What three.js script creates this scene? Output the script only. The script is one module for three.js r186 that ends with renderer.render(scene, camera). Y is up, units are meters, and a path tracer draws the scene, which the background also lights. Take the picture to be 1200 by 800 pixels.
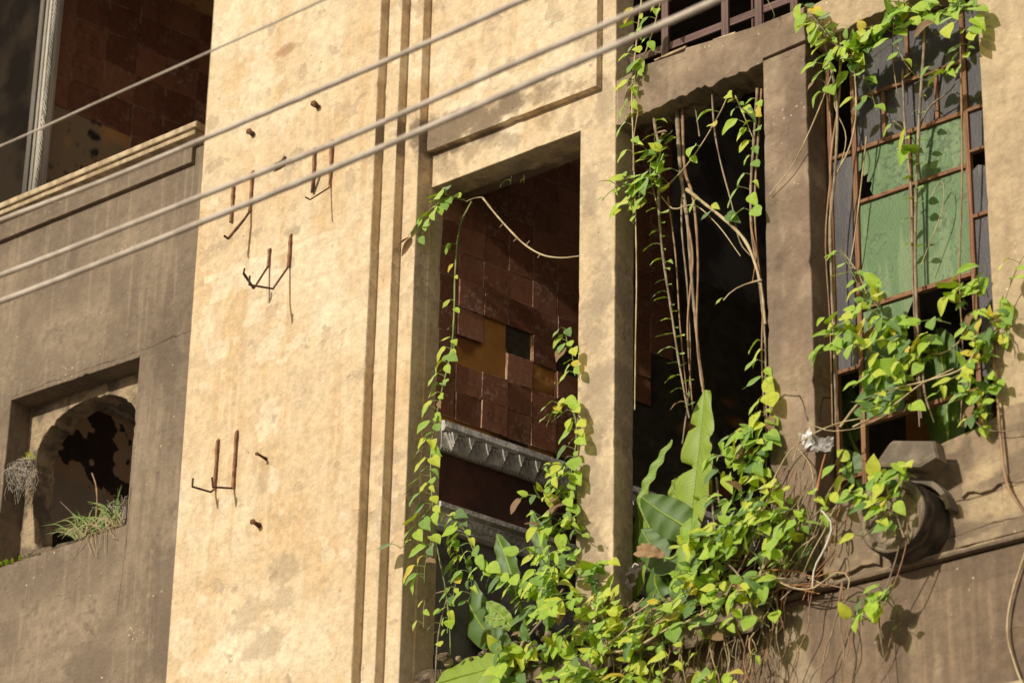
import * as THREE from 'three';
import { mergeGeometries, toCreasedNormals } from 'three/addons/utils/BufferGeometryUtils.js';

// ---------- camera, sky, sun, exposure (x along the facade, y up, z out of the facade, metres) ----------
const scene = new THREE.Scene();
const camera = new THREE.PerspectiveCamera(12.516, 1.5, 0.1, 500);
camera.position.set(8.664, 1.6, 10.392);
camera.up.set(0.25952, 0.90178, 0.3456);
camera.lookAt(0, 8.0761, 0);
camera.focus = 15.3; camera.userData.fStop = 2.8;
scene.add(camera);
const SUN = new THREE.Vector3(-0.13, 0.37, 0.92).normalize();
// hazy late-afternoon sky: pale and slightly warm, deeper overhead, a soft aureole round the sun
const skyData = new Float32Array(512 * 256 * 4);
for (let j = 0, k = 0; j < 256; j++) for (let i = 0; i < 512; i++, k += 4) {
  const el = ((j + 0.5) / 256 - 0.5) * Math.PI, az = ((i + 0.5) / 512 - 0.5) * 2 * Math.PI, d = new THREE.Vector3(Math.cos(az) * Math.cos(el), Math.sin(el), Math.sin(az) * Math.cos(el));
  const h = Math.pow(1 - Math.max(0, d.y), 2.2), g = Math.pow(Math.max(0, d.dot(SUN)), 6) * 0.35, z = [0.62, 0.58, 0.53], w = [1.0, 0.85, 0.67], L = 0.82;
  for (let c = 0; c < 3; c++) skyData[k + c] = L * (z[c] + (w[c] - z[c]) * h + g * [1, 0.85, 0.62][c]);
  skyData[k + 3] = 1;
}
const skyTex = new THREE.DataTexture(skyData, 512, 256, THREE.RGBAFormat, THREE.FloatType); skyTex.mapping = THREE.EquirectangularReflectionMapping; skyTex.magFilter = THREE.LinearFilter; skyTex.needsUpdate = true;
scene.background = skyTex; scene.environment = skyTex;
const sun = new THREE.DirectionalLight(new THREE.Color(1, 0.95, 0.81), 4.15);
sun.name = 'sun'; sun.position.copy(SUN).multiplyScalar(40).add(new THREE.Vector3(0, 8, 0)); sun.target.position.set(0, 8, 0);
sun.castShadow = true; sun.shadow.mapSize.set(4096, 4096); sun.shadow.radius = 3;
Object.assign(sun.shadow.camera, { left: -8, right: 8, top: 8, bottom: -8, near: 1, far: 90 });
scene.add(sun, sun.target);
const renderer = new THREE.WebGLRenderer({ antialias: true });
renderer.setSize(1024, 682); renderer.shadowMap.enabled = true;
renderer.toneMapping = THREE.LinearToneMapping; renderer.toneMappingExposure = 1.0;

// ---------- helpers ----------
function rng(a) { return () => { a |= 0; a = a + 0x6D2B79F5 | 0; let t = Math.imul(a ^ a >>> 15, 1 | a); t = t + Math.imul(t ^ t >>> 7, 61 | t) ^ t; return ((t ^ t >>> 14) >>> 0) / 4294967296; }; }
const TAB = new Float32Array(65536); { const r = rng(77); for (let i = 0; i < 65536; i++) TAB[i] = r(); }
const h2 = (i, j) => TAB[((i * 73 + j * 19349663) ^ (i * 83492791) ^ (j >> 3)) & 65535];
function noise(x, y) { const i = Math.floor(x), j = Math.floor(y); let u = x - i, v = y - j; u = u * u * (3 - 2 * u); v = v * v * (3 - 2 * v); const a = h2(i, j), b = h2(i + 1, j), c = h2(i, j + 1), d = h2(i + 1, j + 1); return a + (b - a) * u + (c - a) * v + (a - b - c + d) * u * v; }
function fbm(x, y, o) { let s = 0, a = 0.5, n = 0; for (let k = 0; k < o; k++) { s += a * noise(x, y); n += a; a *= 0.5; x = x * 2.03 + 17.3; y = y * 2.03 + 9.1; } return s / n; }
const sm = (a, b, x) => { x = Math.min(1, Math.max(0, (x - a) / (b - a))); return x * x * (3 - 2 * x); };
const lerp = (a, b, t) => a + (b - a) * t, mix = (a, b, t) => [lerp(a[0], b[0], t), lerp(a[1], b[1], t), lerp(a[2], b[2], t)];
const ENC = new Uint8Array(4097); for (let i = 0; i <= 4096; i++) { const x = i / 4096; ENC[i] = Math.round(255 * (x < 0.0031308 ? 12.92 * x : 1.055 * Math.pow(x, 1 / 2.4) - 0.055)); }
const enc = (x) => ENC[Math.max(0, Math.min(4096, Math.round(x * 4096)))];
function texture(w, h, f, srgb = true, post) {     // f(u, v) -> linear rgb or a height 0..1
  const d = new Uint8Array(w * h * 4);
  for (let j = 0, k = 0; j < h; j++) for (let i = 0; i < w; i++, k += 4) {
    const c = f((i + 0.5) / w, (j + 0.5) / h);
    if (srgb) { d[k] = enc(c[0]); d[k + 1] = enc(c[1]); d[k + 2] = enc(c[2]); } else d[k] = d[k + 1] = d[k + 2] = Math.max(0, Math.min(255, c * 255));
    d[k + 3] = 255;
  }
  if (post) post(d, w, h);
  const t = new THREE.DataTexture(d, w, h); t.magFilter = THREE.LinearFilter; t.minFilter = THREE.LinearMipmapLinearFilter; t.generateMipmaps = true;
  t.wrapS = t.wrapT = THREE.RepeatWrapping; if (srgb) t.colorSpace = THREE.SRGBColorSpace; t.needsUpdate = true; return t;
}
const lin = (r, g, b) => new THREE.Color().setRGB(r, g, b);
const used = {};
const numbered = (n) => { used[n] = (used[n] ?? -1) + 1; return used[n] ? n + '_' + String(used[n]).padStart(3, '0') : n; };
function tag(o, label, category, group, kind) { o.userData.label = label; o.userData.category = category; if (group) o.userData.group = group; if (kind) o.userData.kind = kind; return o; }
function thing(name, label, category, pos = [0, 0, 0], group, kind) { const g = new THREE.Group(); g.name = numbered(name); g.position.set(...pos); tag(g, label, category, group, kind); scene.add(g); return g; }
function part(name, geo, mat, parent) { const m = new THREE.Mesh(geo, mat); m.name = name; m.castShadow = m.receiveShadow = true; parent.add(m); return m; }
const bx = (x0, x1, y0, y1, z0, z1) => new THREE.BoxGeometry(x1 - x0, y1 - y0, z1 - z0).translate((x0 + x1) / 2, (y0 + y1) / 2, (z0 + z1) / 2);

// a tapered, slightly uneven tube through points
function tube(pts, r0, r1, radial = 5, seg = 0, bump = 0.15, seed = 1) {
  const c = new THREE.CatmullRomCurve3(pts.map((p) => p.isVector3 ? p : new THREE.Vector3(...p)), false, 'centripetal'), L = c.getLength();
  const n = seg || Math.max(4, Math.min(60, Math.round(L / 0.04))), fr = c.computeFrenetFrames(n, false), P = [], I = [], U = [];
  for (let i = 0; i <= n; i++) {
    const t = i / n, p = c.getPointAt(t), r = lerp(r0, r1, t) * (1 + bump * (noise(t * L * 40 + seed * 7.7, seed) - 0.5) * 2);
    for (let k = 0; k <= radial; k++) { const a = k / radial * Math.PI * 2, s = Math.sin(a) * r, q = Math.cos(a) * r; P.push(p.x + fr.normals[i].x * q + fr.binormals[i].x * s, p.y + fr.normals[i].y * q + fr.binormals[i].y * s, p.z + fr.normals[i].z * q + fr.binormals[i].z * s); U.push(k / radial * 0.1, t * L); }
  }
  const w = radial + 1;
  for (let i = 0; i < n; i++) for (let k = 0; k < radial; k++) { const a = i * w + k, b = a + w; I.push(a, a + 1, b, a + 1, b + 1, b); }
  const g = new THREE.BufferGeometry(); g.setAttribute('position', new THREE.Float32BufferAttribute(P, 3)); g.setAttribute('uv', new THREE.Float32BufferAttribute(U, 2)); g.setIndex(I); g.computeVertexNormals(); return g;
}
// facade plates: an outline with chipped, uneven edges, extruded from zb to zf
function rough(pts, amp, seed, step = 0.045, chips = 0.08) {
  const r = rng(seed), out = [], inView = (x, y) => x > -4.3 && x < 3.4 && y > 5.8 && y < 11.3;
  for (let i = 0; i < pts.length; i++) {
    const a = pts[i], b = pts[(i + 1) % pts.length], L = Math.hypot(b[0] - a[0], b[1] - a[1]), n = Math.max(1, Math.round(L / step)), nx = (b[1] - a[1]) / L, ny = -(b[0] - a[0]) / L;
    for (let k = 0; k < n; k++) {
      const t = k / n, x = lerp(a[0], b[0], t), y = lerp(a[1], b[1], t);
      if (k && !inView(x, y)) continue;
      let d = k ? (fbm(k * 0.23, seed * 3.1 + i * 11, 2) - 0.5) * 0.7 * amp + (r() - 0.5) * 0.35 * amp : 0; if (k && r() < chips) d -= amp * (0.8 + 2.2 * r());
      out.push([x + nx * d, y + ny * d]);
    }
  }
  return out;
}
const shapeOf = (pts) => new THREE.Shape(pts.map((p) => new THREE.Vector2(p[0], p[1])));
const FX = -4.2, FY = 5.8, FW = 7.6, FH = 5.4;
function facadeUV(g) {
  const p = g.attributes.position, n = g.attributes.normal, uv = new Float32Array(p.count * 2);
  for (let i = 0; i < p.count; i++) {
    let x = p.getX(i), y = p.getY(i); const z = p.getZ(i), ax = Math.abs(n.getX(i)), ay = Math.abs(n.getY(i)), az = Math.abs(n.getZ(i));
    if (az < ax || az < ay) { if (ax > ay) x += z; else y -= z; }
    uv[i * 2] = (x - FX) / FW; uv[i * 2 + 1] = (y - FY) / FH;
  }
  g.setAttribute('uv', new THREE.BufferAttribute(uv, 2)); return g;
}
function plate(pts, zb, zf, o = {}) {
  const amp = o.amp ?? 0.003, bev = o.bevel ?? 0.006, s = shapeOf(rough(pts, amp, o.seed ?? 1, o.step, o.chips));
  for (const h of o.holes ?? []) s.holes.push(new THREE.Path(rough(h.p, -(h.amp ?? amp), h.seed ?? 5, h.step ?? 0.045).map((q) => new THREE.Vector2(q[0], q[1]))));
  const g = new THREE.ExtrudeGeometry(s, { depth: zf - zb - 2 * bev, bevelEnabled: true, bevelSize: bev, bevelThickness: bev, bevelOffset: -bev, bevelSegments: 2, curveSegments: 1 });
  g.translate(0, 0, zb + bev); return facadeUV(g);
}
const metres = (g) => { const uv = g.attributes.uv; for (let i = 0; i < uv.count; i++) uv.setXY(i, uv.getX(i) * FW, uv.getY(i) * FH); return g; };   // uv of one texture per metre
const rect = (x0, x1, y0, y1) => [[x0, y0], [x1, y0], [x1, y1], [x0, y1]];

// ---------- facade colours: paint, grime, stains, flecks (real places in metres on the wall) ----------
const CREAM = [0.555, 0.412, 0.252], PALE = [0.645, 0.525, 0.362], OCHRE = [0.48, 0.315, 0.155], GRIME = [0.20, 0.14, 0.088], DARKG = [0.10, 0.068, 0.045];
const LWALL = [0.165, 0.120, 0.080], LWALL2 = [0.29, 0.215, 0.145], TAN = [0.40, 0.295, 0.178], PARA = [0.172, 0.114, 0.072], PIER = [0.195, 0.133, 0.088];
const DUST = [0.30, 0.225, 0.15];
// stains: x, y, half width, half height, strength, colour
const STAINS = [
  [-1.25, 7.13, 0.10, 0.06, 0.36, GRIME], [-1.46, 6.93, 0.11, 0.07, 0.33, GRIME], [-1.24, 6.95, 0.07, 0.05, 0.3, GRIME], [-1.33, 6.73, 0.11, 0.06, 0.33, GRIME],
  [-1.88, 10.28, 0.14, 0.5, 0.55, PALE], [-1.62, 9.75, 0.10, 0.35, 0.55, PALE], [-1.72, 9.9, 0.1, 0.3, 0.5, PALE], [-1.30, 8.99, 0.06, 0.04, 0.55, GRIME],
  [-1.46, 8.9, 0.05, 0.05, 0.3, OCHRE], [-1.65, 9.48, 0.035, 0.20, 0.45, OCHRE], [-1.40, 7.64, 0.028, 0.10, 0.5, [0.36, 0.24, 0.13]], [-1.43, 10.12, 0.085, 0.035, 0.75, [0.36, 0.2, 0.1]], [-1.42, 7.40, 0.07, 0.075, 0.4, OCHRE],
  [-1.39, 7.76, 0.08, 0.06, 0.35, OCHRE], [-1.04, 9.2, 0.03, 0.15, 0.3, OCHRE], [-1.16, 9.2, 0.02, 0.14, 0.3, OCHRE], [-1.73, 7.75, 0.03, 0.2, 0.25, OCHRE],
  [-0.30, 9.37, 0.34, 0.085, 0.95, GRIME], [-0.02, 9.36, 0.26, 0.075, 0.85, GRIME], [0.2, 9.36, 0.15, 0.06, 0.5, GRIME], [-0.5, 9.36, 0.1, 0.075, 0.95, GRIME],
  [-0.03, 9.2, 0.07, 0.06, 0.5, GRIME], [-0.28, 9.23, 0.06, 0.05, 0.5, GRIME], [-0.13, 9.24, 0.1, 0.04, 0.35, GRIME], [-0.45, 9.18, 0.05, 0.05, 0.4, GRIME], [0.19, 9.25, 0.09, 0.06, 0.45, GRIME], [0.32, 9.2, 0.05, 0.07, 0.35, GRIME],
  [0.52, 8.42, 0.07, 0.13, 0.3, GRIME], [0.45, 8.62, 0.05, 0.08, 0.3, GRIME], [0.46, 6.9, 0.09, 0.3, 0.35, DARKG],
  [0.50, 7.95, 0.09, 0.22, 0.6, DUST], [0.55, 7.62, 0.09, 0.25, 0.6, DUST], [0.45, 7.40, 0.09, 0.2, 0.6, DUST], [0.54, 7.15, 0.1, 0.25, 0.6, DUST], [0.46, 6.88, 0.09, 0.22, 0.6, DUST], [0.56, 8.25, 0.07, 0.16, 0.6, DUST], [0.48, 8.7, 0.06, 0.15, 0.6, DUST], [0.55, 9.2, 0.05, 0.1, 0.6, DUST],
  [-1.75, 9.13, 0.014, 0.12, 0.4, OCHRE], [-1.61, 9.05, 0.016, 0.2, 0.4, OCHRE], [-1.455, 8.68, 0.014, 0.14, 0.4, OCHRE], [-1.305, 8.62, 0.014, 0.16, 0.4, OCHRE], [-1.74, 7.55, 0.016, 0.16, 0.45, OCHRE], [-1.61, 7.5, 0.014, 0.2, 0.45, OCHRE], [-1.166, 9.55, 0.014, 0.11, 0.45, OCHRE], [-1.42, 9.28, 0.03, 0.12, 0.35, OCHRE],

  [-3.1, 9.03, 0.3, 0.2, 0.5, LWALL2], [-3.0, 7.2, 0.5, 0.28, 0.55, LWALL2], [-2.2, 7.2, 0.13, 0.35, 0.5, DARKG], [-3.14, 7.55, 0.2, 0.14, 0.35, DARKG], [-2.7, 6.9, 0.14, 0.25, 0.45, DARKG], [-3.1, 6.55, 0.4, 0.12, 0.4, DARKG], [-2.3, 8.62, 0.12, 0.16, 0.45, DARKG],
  [-2.7, 9.42, 0.3, 0.15, 0.35, LWALL2], [-2.46, 7.9, 0.035, 0.5, 0.4, LWALL2],
  [0.83, 9.21, 0.06, 0.07, 0.6, DARKG], [1.0, 9.24, 0.25, 0.06, 0.3, [0.33, 0.25, 0.16]], [1.55, 9.0, 0.05, 0.12, 0.35, [0.36, 0.28, 0.18]], [1.66, 8.75, 0.06, 0.25, 0.35, DARKG], [1.55, 8.3, 0.08, 0.2, 0.3, DARKG], [1.6, 7.35, 0.14, 0.22, 0.4, [0.34, 0.25, 0.15]], [1.53, 7.05, 0.06, 0.06, 0.5, DARKG], [1.56, 6.8, 0.05, 0.06, 0.5, DARKG],
  [2.55, 6.74, 0.14, 0.07, 0.6, [0.46, 0.34, 0.19]], [2.64, 6.58, 0.14, 0.06, 0.55, [0.46, 0.34, 0.19]], [2.5, 6.5, 0.12, 0.03, 0.5, DARKG], [2.42, 6.68, 0.05, 0.2, 0.4, DARKG], [1.95, 6.6, 0.2, 0.16, 0.45, DARKG],
  [2.31, 5.95, 0.04, 0.16, 0.55, [0.32, 0.24, 0.15]], [2.2, 6.0, 0.025, 0.14, 0.4, [0.32, 0.24, 0.15]], [1.62, 6.1, 0.1, 0.2, 0.5, [0.40, 0.31, 0.2]], [2.75, 6.1, 0.1, 0.2, 0.3, DARKG],
];
function paint(x, y) {
  const n1 = fbm(x * 1.6 + 3, y * 1.6, 4), n2 = fbm(x * 7 + 40, y * 7, 3), n3 = fbm(x * 34, y * 34 + 7, 2), st = fbm(x * 13 + 5, y * 1.1, 3), st2 = fbm(x * 40 + 5, y * 2.3, 2);
  let c;
  if (x < -2.0) { c = mix(LWALL, LWALL2, 0.55 * sm(0.42, 0.7, n1 * 0.6 + st * 0.4)); c = mix(c, DARKG, 0.45 * sm(0.5, 0.72, st * 0.6 + n2 * 0.4)); c = mix(c, LWALL2, 0.35 * sm(0.55, 0.75, st2)); }
  else if (x > 0.635 && x < 1.76 && y > 6.39) { c = mix(PIER, [0.29, 0.21, 0.14], 0.8 * sm(0.42, 0.66, n2 * 0.5 + st * 0.5)); c = mix(c, DARKG, 0.55 * sm(0.5, 0.7, n1 * 0.45 + st * 0.55)); }
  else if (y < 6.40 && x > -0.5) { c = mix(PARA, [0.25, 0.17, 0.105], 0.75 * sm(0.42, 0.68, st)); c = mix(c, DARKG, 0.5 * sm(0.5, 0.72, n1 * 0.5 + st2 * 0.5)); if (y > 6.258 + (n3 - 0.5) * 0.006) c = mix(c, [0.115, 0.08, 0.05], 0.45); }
  else if (x >= 1.76) { c = mix(TAN, [0.44, 0.33, 0.2], sm(0.4, 0.66, n1)); c = mix(c, [0.25, 0.18, 0.105], 0.6 * sm(0.5, 0.7, n2 * 0.55 + st * 0.45)); if (y < 7.0) { c = mix(c, PARA, 0.55); c = mix(c, DARKG, 0.6 * sm(0.5, 0.66, n2)); } }
  else {
    c = mix(CREAM, PALE, 0.7 * sm(0.45, 0.68, n1)); c = mix(c, OCHRE, 0.55 * sm(0.48, 0.70, n2 * 0.5 + st * 0.5));
    c = mix(c, PALE, 0.3 * sm(0.55, 0.8, st2)); if (x > -0.55) c = mix(c, PALE, 0.15);
    if (x > 0.39) { c = mix(c, [0.44, 0.34, 0.215], 0.55 * sm(0.30, 0.6, n2 * 0.6 + n1 * 0.4)); }
const fl = fbm(x * 4.3 + 9, y * 4.3, 5), fk = fbm(x * 7.7 + 31, y * 7.7 + 5, 5); c = mix(c, [0.70, 0.59, 0.44], 0.4 * sm(0.675, 0.70, fl)); c = mix(c, [0.36, 0.265, 0.17], 0.5 * sm(0.72, 0.735, fk));
    // the repaired crack across the pilaster
    const ry = 8.895 + (n2 - 0.5) * 0.02; if (x > -1.93 && x < -0.98 && Math.abs(y - ry) < 0.012 + 0.01 * n3) c = mix(c, [0.72, 0.60, 0.42], 0.45 * sm(0.35, 0.55, n2));
  }
  for (const s of STAINS) { const dx = (x - s[0]) / s[2], dy = (y - s[1]) / s[3]; if (dx > 2 || dx < -2 || dy > 2 || dy < -2) continue; const d = Math.sqrt(dx * dx + dy * dy) + (n2 - 0.5) * 2.2 + (n3 - 0.5) * 0.8; const m = sm(1.35, 0.45, d) * s[4] * (0.55 + 0.9 * n3); if (m > 0) c = mix(c, s[5], Math.min(1, m)); }
  const g = (0.74 + 0.34 * n3 + 0.18 * noise(x * 95 + 3, y * 95)) * (x < -2.0 || x > 0.635 ? 0.86 + 0.28 * n2 : 0.95 + 0.1 * n2); return [c[0] * g, c[1] * g, c[2] * g];
}
const CRACKS = [[[-3.52, 8.70], [-3.2, 8.712], [-2.9, 8.708], [-2.52, 8.70]], [[-2.50, 8.70], [-2.3, 8.705], [-2.1, 8.715]], [[-2.495, 7.9], [-2.50, 7.6], [-2.52, 7.2]], [[1.737, 9.3], [1.73, 9.2], [1.737, 9.12]], [[2.3, 6.62], [2.5, 6.64], [2.8, 6.63]], [[2.35, 6.49], [2.6, 6.5], [2.9, 6.49]], [[1.5, 7.33], [1.58, 7.36], [1.66, 7.33], [1.7, 7.2]]];
function marks(height) {
  return (d, w, h) => {
    const r = rng(9), px = (x, y, rad, col, a) => {
      const cx = (x - FX) / FW * w, cy = (y - FY) / FH * h, R = rad / FW * w;
      for (let j = Math.floor(cy - R - 1); j <= cy + R + 1; j++) for (let i = Math.floor(cx - R - 1); i <= cx + R + 1; i++) {
        if (i < 0 || j < 0 || i >= w || j >= h) continue; const m = Math.max(0, Math.min(1, R + 0.5 - Math.hypot(i - cx, j - cy))) * a, k = (j * w + i) * 4;
        for (let q = 0; q < 3; q++) d[k + q] = lerp(d[k + q], col[q], m);
      }
    };
    for (let k = 0; k < 1500; k++) { const x = FX + r() * FW, y = FY + r() * FH, s = 0.0012 + 0.0035 * r() ** 3, v = r(); if (v < 0.7) px(x, y, s, height ? [190, 190, 190] : [236, 218, 186], 0.45 + 0.5 * r()); else px(x, y, s, height ? [20, 20, 20] : [70, 50, 34], 0.5); }
    for (let k = 0; k < 26; k++) { const x = FX + r() * FW, y = FY + r() * FH; for (let q = 0; q < 14; q++) px(x + (r() - 0.5) * 0.2, y + (r() - 0.5) * 0.1, 0.002 + 0.003 * r(), height ? [190, 190, 190] : [238, 222, 190], 0.8 * r()); }
    for (const c of CRACKS) for (let i = 0; i + 1 < c.length; i++) { const n = 120; for (let k = 0; k < n; k++) { const t = k / n, x = lerp(c[i][0], c[i + 1][0], t), y = lerp(c[i][1], c[i + 1][1], t), o = (fbm(x * 14, y * 14, 4) - 0.5) * 0.025; px(x + o * 0.6, y + o, 0.0008 + 0.0022 * noise(x * 30, y * 30), height ? [5, 5, 5] : [62, 45, 32], 0.55); } }
  };
}
const facadeMap = texture(2048, 1455, (u, v) => paint(FX + u * FW, FY + v * FH), true, marks(false));
const facadeBump = texture(2048, 1455, (u, v) => { const x = FX + u * FW, y = FY + v * FH; return 0.2 + 0.3 * fbm(x * 14, y * 14, 4) + 0.3 * fbm(x * 50, y * 50, 3) + 0.2 * noise(x * 150, y * 150) - 0.25 * sm(0.72, 0.735, fbm(x * 7.7 + 31, y * 7.7 + 5, 5)); }, false, marks(true));
const M = {};
M.facade = new THREE.MeshStandardMaterial({ map: facadeMap, bumpMap: facadeBump, bumpScale: 0.009, roughness: 0.93 });
const S = (r, g, b, rough = 0.9, o = {}) => new THREE.MeshStandardMaterial({ color: lin(r, g, b), roughness: rough, ...o });
const grainMap = (a, b, fx, fy, o = 4) => texture(256, 256, (u, v) => mix(a, b, sm(0.3, 0.7, fbm(u * fx, v * fy, o))));
const bumpTex = texture(512, 512, (u, v) => 0.6 * fbm(u * 24, v * 24, 4) + 0.4 * fbm(u * 90, v * 90, 2), false);
const rub = (a, b, fx = 9, fy = 9, rough = 0.95, bs = 0.006) => new THREE.MeshStandardMaterial({ map: grainMap(a, b, fx, fy), bumpMap: bumpTex, bumpScale: bs, roughness: rough });
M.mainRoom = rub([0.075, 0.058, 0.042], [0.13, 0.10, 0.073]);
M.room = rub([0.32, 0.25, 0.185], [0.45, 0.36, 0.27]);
M.rubble = rub([0.13, 0.095, 0.06], [0.36, 0.26, 0.16], 12, 12, 0.95, 0.02);
M.stone = rub([0.12, 0.092, 0.066], [0.2, 0.155, 0.11], 14, 14);
M.boss = rub([0.14, 0.105, 0.07], [0.27, 0.2, 0.13], 10, 10);
M.shadeStone = rub([0.028, 0.022, 0.015], [0.085, 0.065, 0.043], 16, 16, 0.95, 0.01);  // dark tone puts the shade of the boss side into the colour
M.rust = rub([0.14, 0.055, 0.028], [0.34, 0.17, 0.085], 16, 16, 0.85, 0.002);
M.rustDark = rub([0.05, 0.025, 0.017], [0.15, 0.06, 0.032], 16, 16, 0.85, 0.002);
M.grille = rub([0.10, 0.055, 0.045], [0.17, 0.10, 0.085], 12, 12, 0.8, 0.002);
M.whiteWood = rub([0.24, 0.2, 0.16], [0.66, 0.58, 0.48], 30, 3, 0.8, 0.004);
M.darkWood = rub([0.06, 0.048, 0.036], [0.2, 0.17, 0.135], 30, 3, 0.85, 0.004);
M.greyWood = rub([0.18, 0.155, 0.125], [0.42, 0.38, 0.32], 30, 3, 0.85, 0.004);
M.sill = rub([0.30, 0.215, 0.125], [0.50, 0.38, 0.24], 20, 6);
M.cornice = rub([0.30, 0.275, 0.25], [0.54, 0.495, 0.455], 14, 14, 0.75, 0.004);
M.orange = rub([0.24, 0.085, 0.018], [0.38, 0.17, 0.045], 5, 5);
M.soil = rub([0.045, 0.032, 0.02], [0.16, 0.115, 0.07], 20, 20, 1, 0.02);

// ---------- setting ----------
const ground = part('ground', new THREE.PlaneGeometry(600, 600).rotateX(-Math.PI / 2), rub([0.10, 0.092, 0.08], [0.15, 0.137, 0.12], 4, 4), scene); ground.userData.kind = 'structure';

// ---------- the building ----------
const building = thing('abandoned_building', 'weathered cream and brown concrete building with broken open windows', 'building', [0, 0, 0]);
part('left_wall', plate(rect(-6, -1.95, 0, 12.6), -0.12, 0.10, { seed: 2, holes: [{ p: rect(-4.6, -2.03, 9.90, 11.9), amp: 0.002 }, { p: [[-3.52, 7.69], [-2.51, 7.70], [-2.508, 8.668], [-3.52, 8.69]], amp: 0.005, step: 0.03, seed: 8 }] }), M.facade, building);
part('pilaster', plate(rect(-2.01, -0.753, 0, 12.6), -0.1, 0.22, { seed: 3, bevel: 0.008, amp: 0.0018, holes: [{ p: [[-1.465, 9.395], [-1.385, 9.405], [-1.38, 9.455], [-1.46, 9.445]], amp: 0.008, step: 0.015 }] }), M.facade, building);
part('fluted_strip', plate(rect(-0.82, -0.66, 0, 12.6), -0.1, 0.16, { seed: 4, bevel: 0.005, amp: 0.0012, chips: 0.03 }), M.facade, building);
part('fluted_strip', plate(rect(-0.72, -0.562, 0, 12.6), -0.13, 0.10, { seed: 5, bevel: 0.005, amp: 0.0012, chips: 0.03 }), M.facade, building);
part('window_jamb', plate(rect(-0.66, -0.5535, 6.38, 9.12), -0.135, 0.004, { seed: 6, bevel: 0.004, amp: 0.002 }), M.facade, building);
part('raised_panel', plate(rect(-0.62, 0.535, 9.29, 12.6), -0.1, 0.042, { seed: 7, bevel: 0.004, amp: 0.002 }), M.facade, building);
part('window_surround', plate([[-0.59, 9.098], [0.405, 9.1], [0.407, 6.39], [0.625, 6.39], [0.62, 12.6], [-0.59, 12.6]], -0.15, 0, { seed: 9, amp: 0.0016 }), M.facade, building);
part('inner_lintel', plate(rect(-0.6, 0.5, 9.125, 9.5), -0.26, -0.153, { seed: 10 }), M.facade, building);
// spalled header over the second opening: jagged lower edge
const jag = (x0, x1, y, amp, seed, dip) => { const o = []; const n = Math.round((x1 - x0) / 0.022); for (let i = 0; i <= n; i++) { const t = i / n, x = lerp(x0, x1, t); o.push([x, y + dip(t) + (fbm(x * 16, seed, 3) - 0.5) * amp + (noise(x * 70, seed + 3) - 0.5) * amp * 0.35]); } return o; };
const headLow = jag(0.63, 1.492, 9.075, 0.05, 3, (t) => -0.03 * (1 - t) * (1 - t) + 0.02 * t);
part('header_beam', plate([...headLow, [1.496, 9.115], [1.735, 9.128], [1.738, 9.308], [1.45, 9.306], [1.2, 9.322], [1.05, 9.335], [1.04, 9.318], [0.8, 9.33], [0.63, 9.30]], -0.09, 0.004, { seed: 11, step: 0.4, amp: 0.001, bevel: 0.004 }), M.facade, building);
part('beam_core', metres(plate([...jag(0.63, 1.49, 9.115, 0.06, 8, () => 0), [1.49, 9.30], [0.63, 9.29]], -0.24, -0.092, { seed: 12, step: 0.4, amp: 0.001 })), M.rubble, building);
part('plaster_strip', metres(plate([[0.86, 9.335], [1.04, 9.342], [1.045, 9.354], [0.95, 9.352], [0.85, 9.345]], -0.06, -0.004, { step: 0.03, amp: 0.002, bevel: 0.002 })), M.sill, building);
part('plaster_strip', metres(plate([[1.2, 9.325], [1.33, 9.318], [1.33, 9.328], [1.2, 9.334]], -0.06, -0.008, { step: 0.03, amp: 0.002, bevel: 0.002 })), M.sill, building);
part('pier', plate([[1.492, 6.39], [1.738, 6.39], [1.732, 9.112], [1.492, 9.104]], -0.22, 0, { seed: 13, amp: 0.004, chips: 0.12 }), M.facade, building);
part('header_beam', plate([...jag(1.742, 2.70, 9.12, 0.04, 5, (t) => 0.02 * t), [2.70, 9.36], [2.3, 9.33], [2.0, 9.345], [1.742, 9.30]], -0.22, -0.006, { seed: 14, step: 0.4, amp: 0.001 }), M.facade, building);
part('pillar', plate([[2.652, 6.41], [6, 6.41], [6, 12.6], [2.652, 12.6]], -0.3, 0, { seed: 15, amp: 0.004 }), M.facade, building);
part('sill_wall', plate([[1.742, 6.41], [2.648, 6.41], [2.648, 6.98], [2.52, 6.945], [2.4, 6.93], [2.28, 6.9], [2.1, 6.86], [1.95, 6.8], [1.85, 6.78], [1.742, 6.74]], -0.3, -0.012, { seed: 16, amp: 0.01, step: 0.03 }), M.facade, building);
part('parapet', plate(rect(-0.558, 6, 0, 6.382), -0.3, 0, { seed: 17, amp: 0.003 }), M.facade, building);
part('ledge', plate([[1.2, 6.386], [6, 6.386], [6, 6.412], [2.0, 6.414], [1.2, 6.408]], -0.28, 0.034, { seed: 18, amp: 0.003, bevel: 0.008 }), M.facade, building);
// broken masonry courses on the right sill
for (const [x0, x1, y0, y1, z] of [[2.46, 3.2, 6.645, 6.70, 0.006], [2.42, 3.2, 6.425, 6.475, 0.010], [1.8, 2.05, 6.44, 6.53, 0.010]])
  part('masonry_course', plate(rect(x0, x1, y0, y1), -0.05, z, { seed: Math.round(x0 * 40 + y0 * 90), amp: 0.006, step: 0.03, bevel: 0.005, chips: 0.2 }), M.facade, building);
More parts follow.
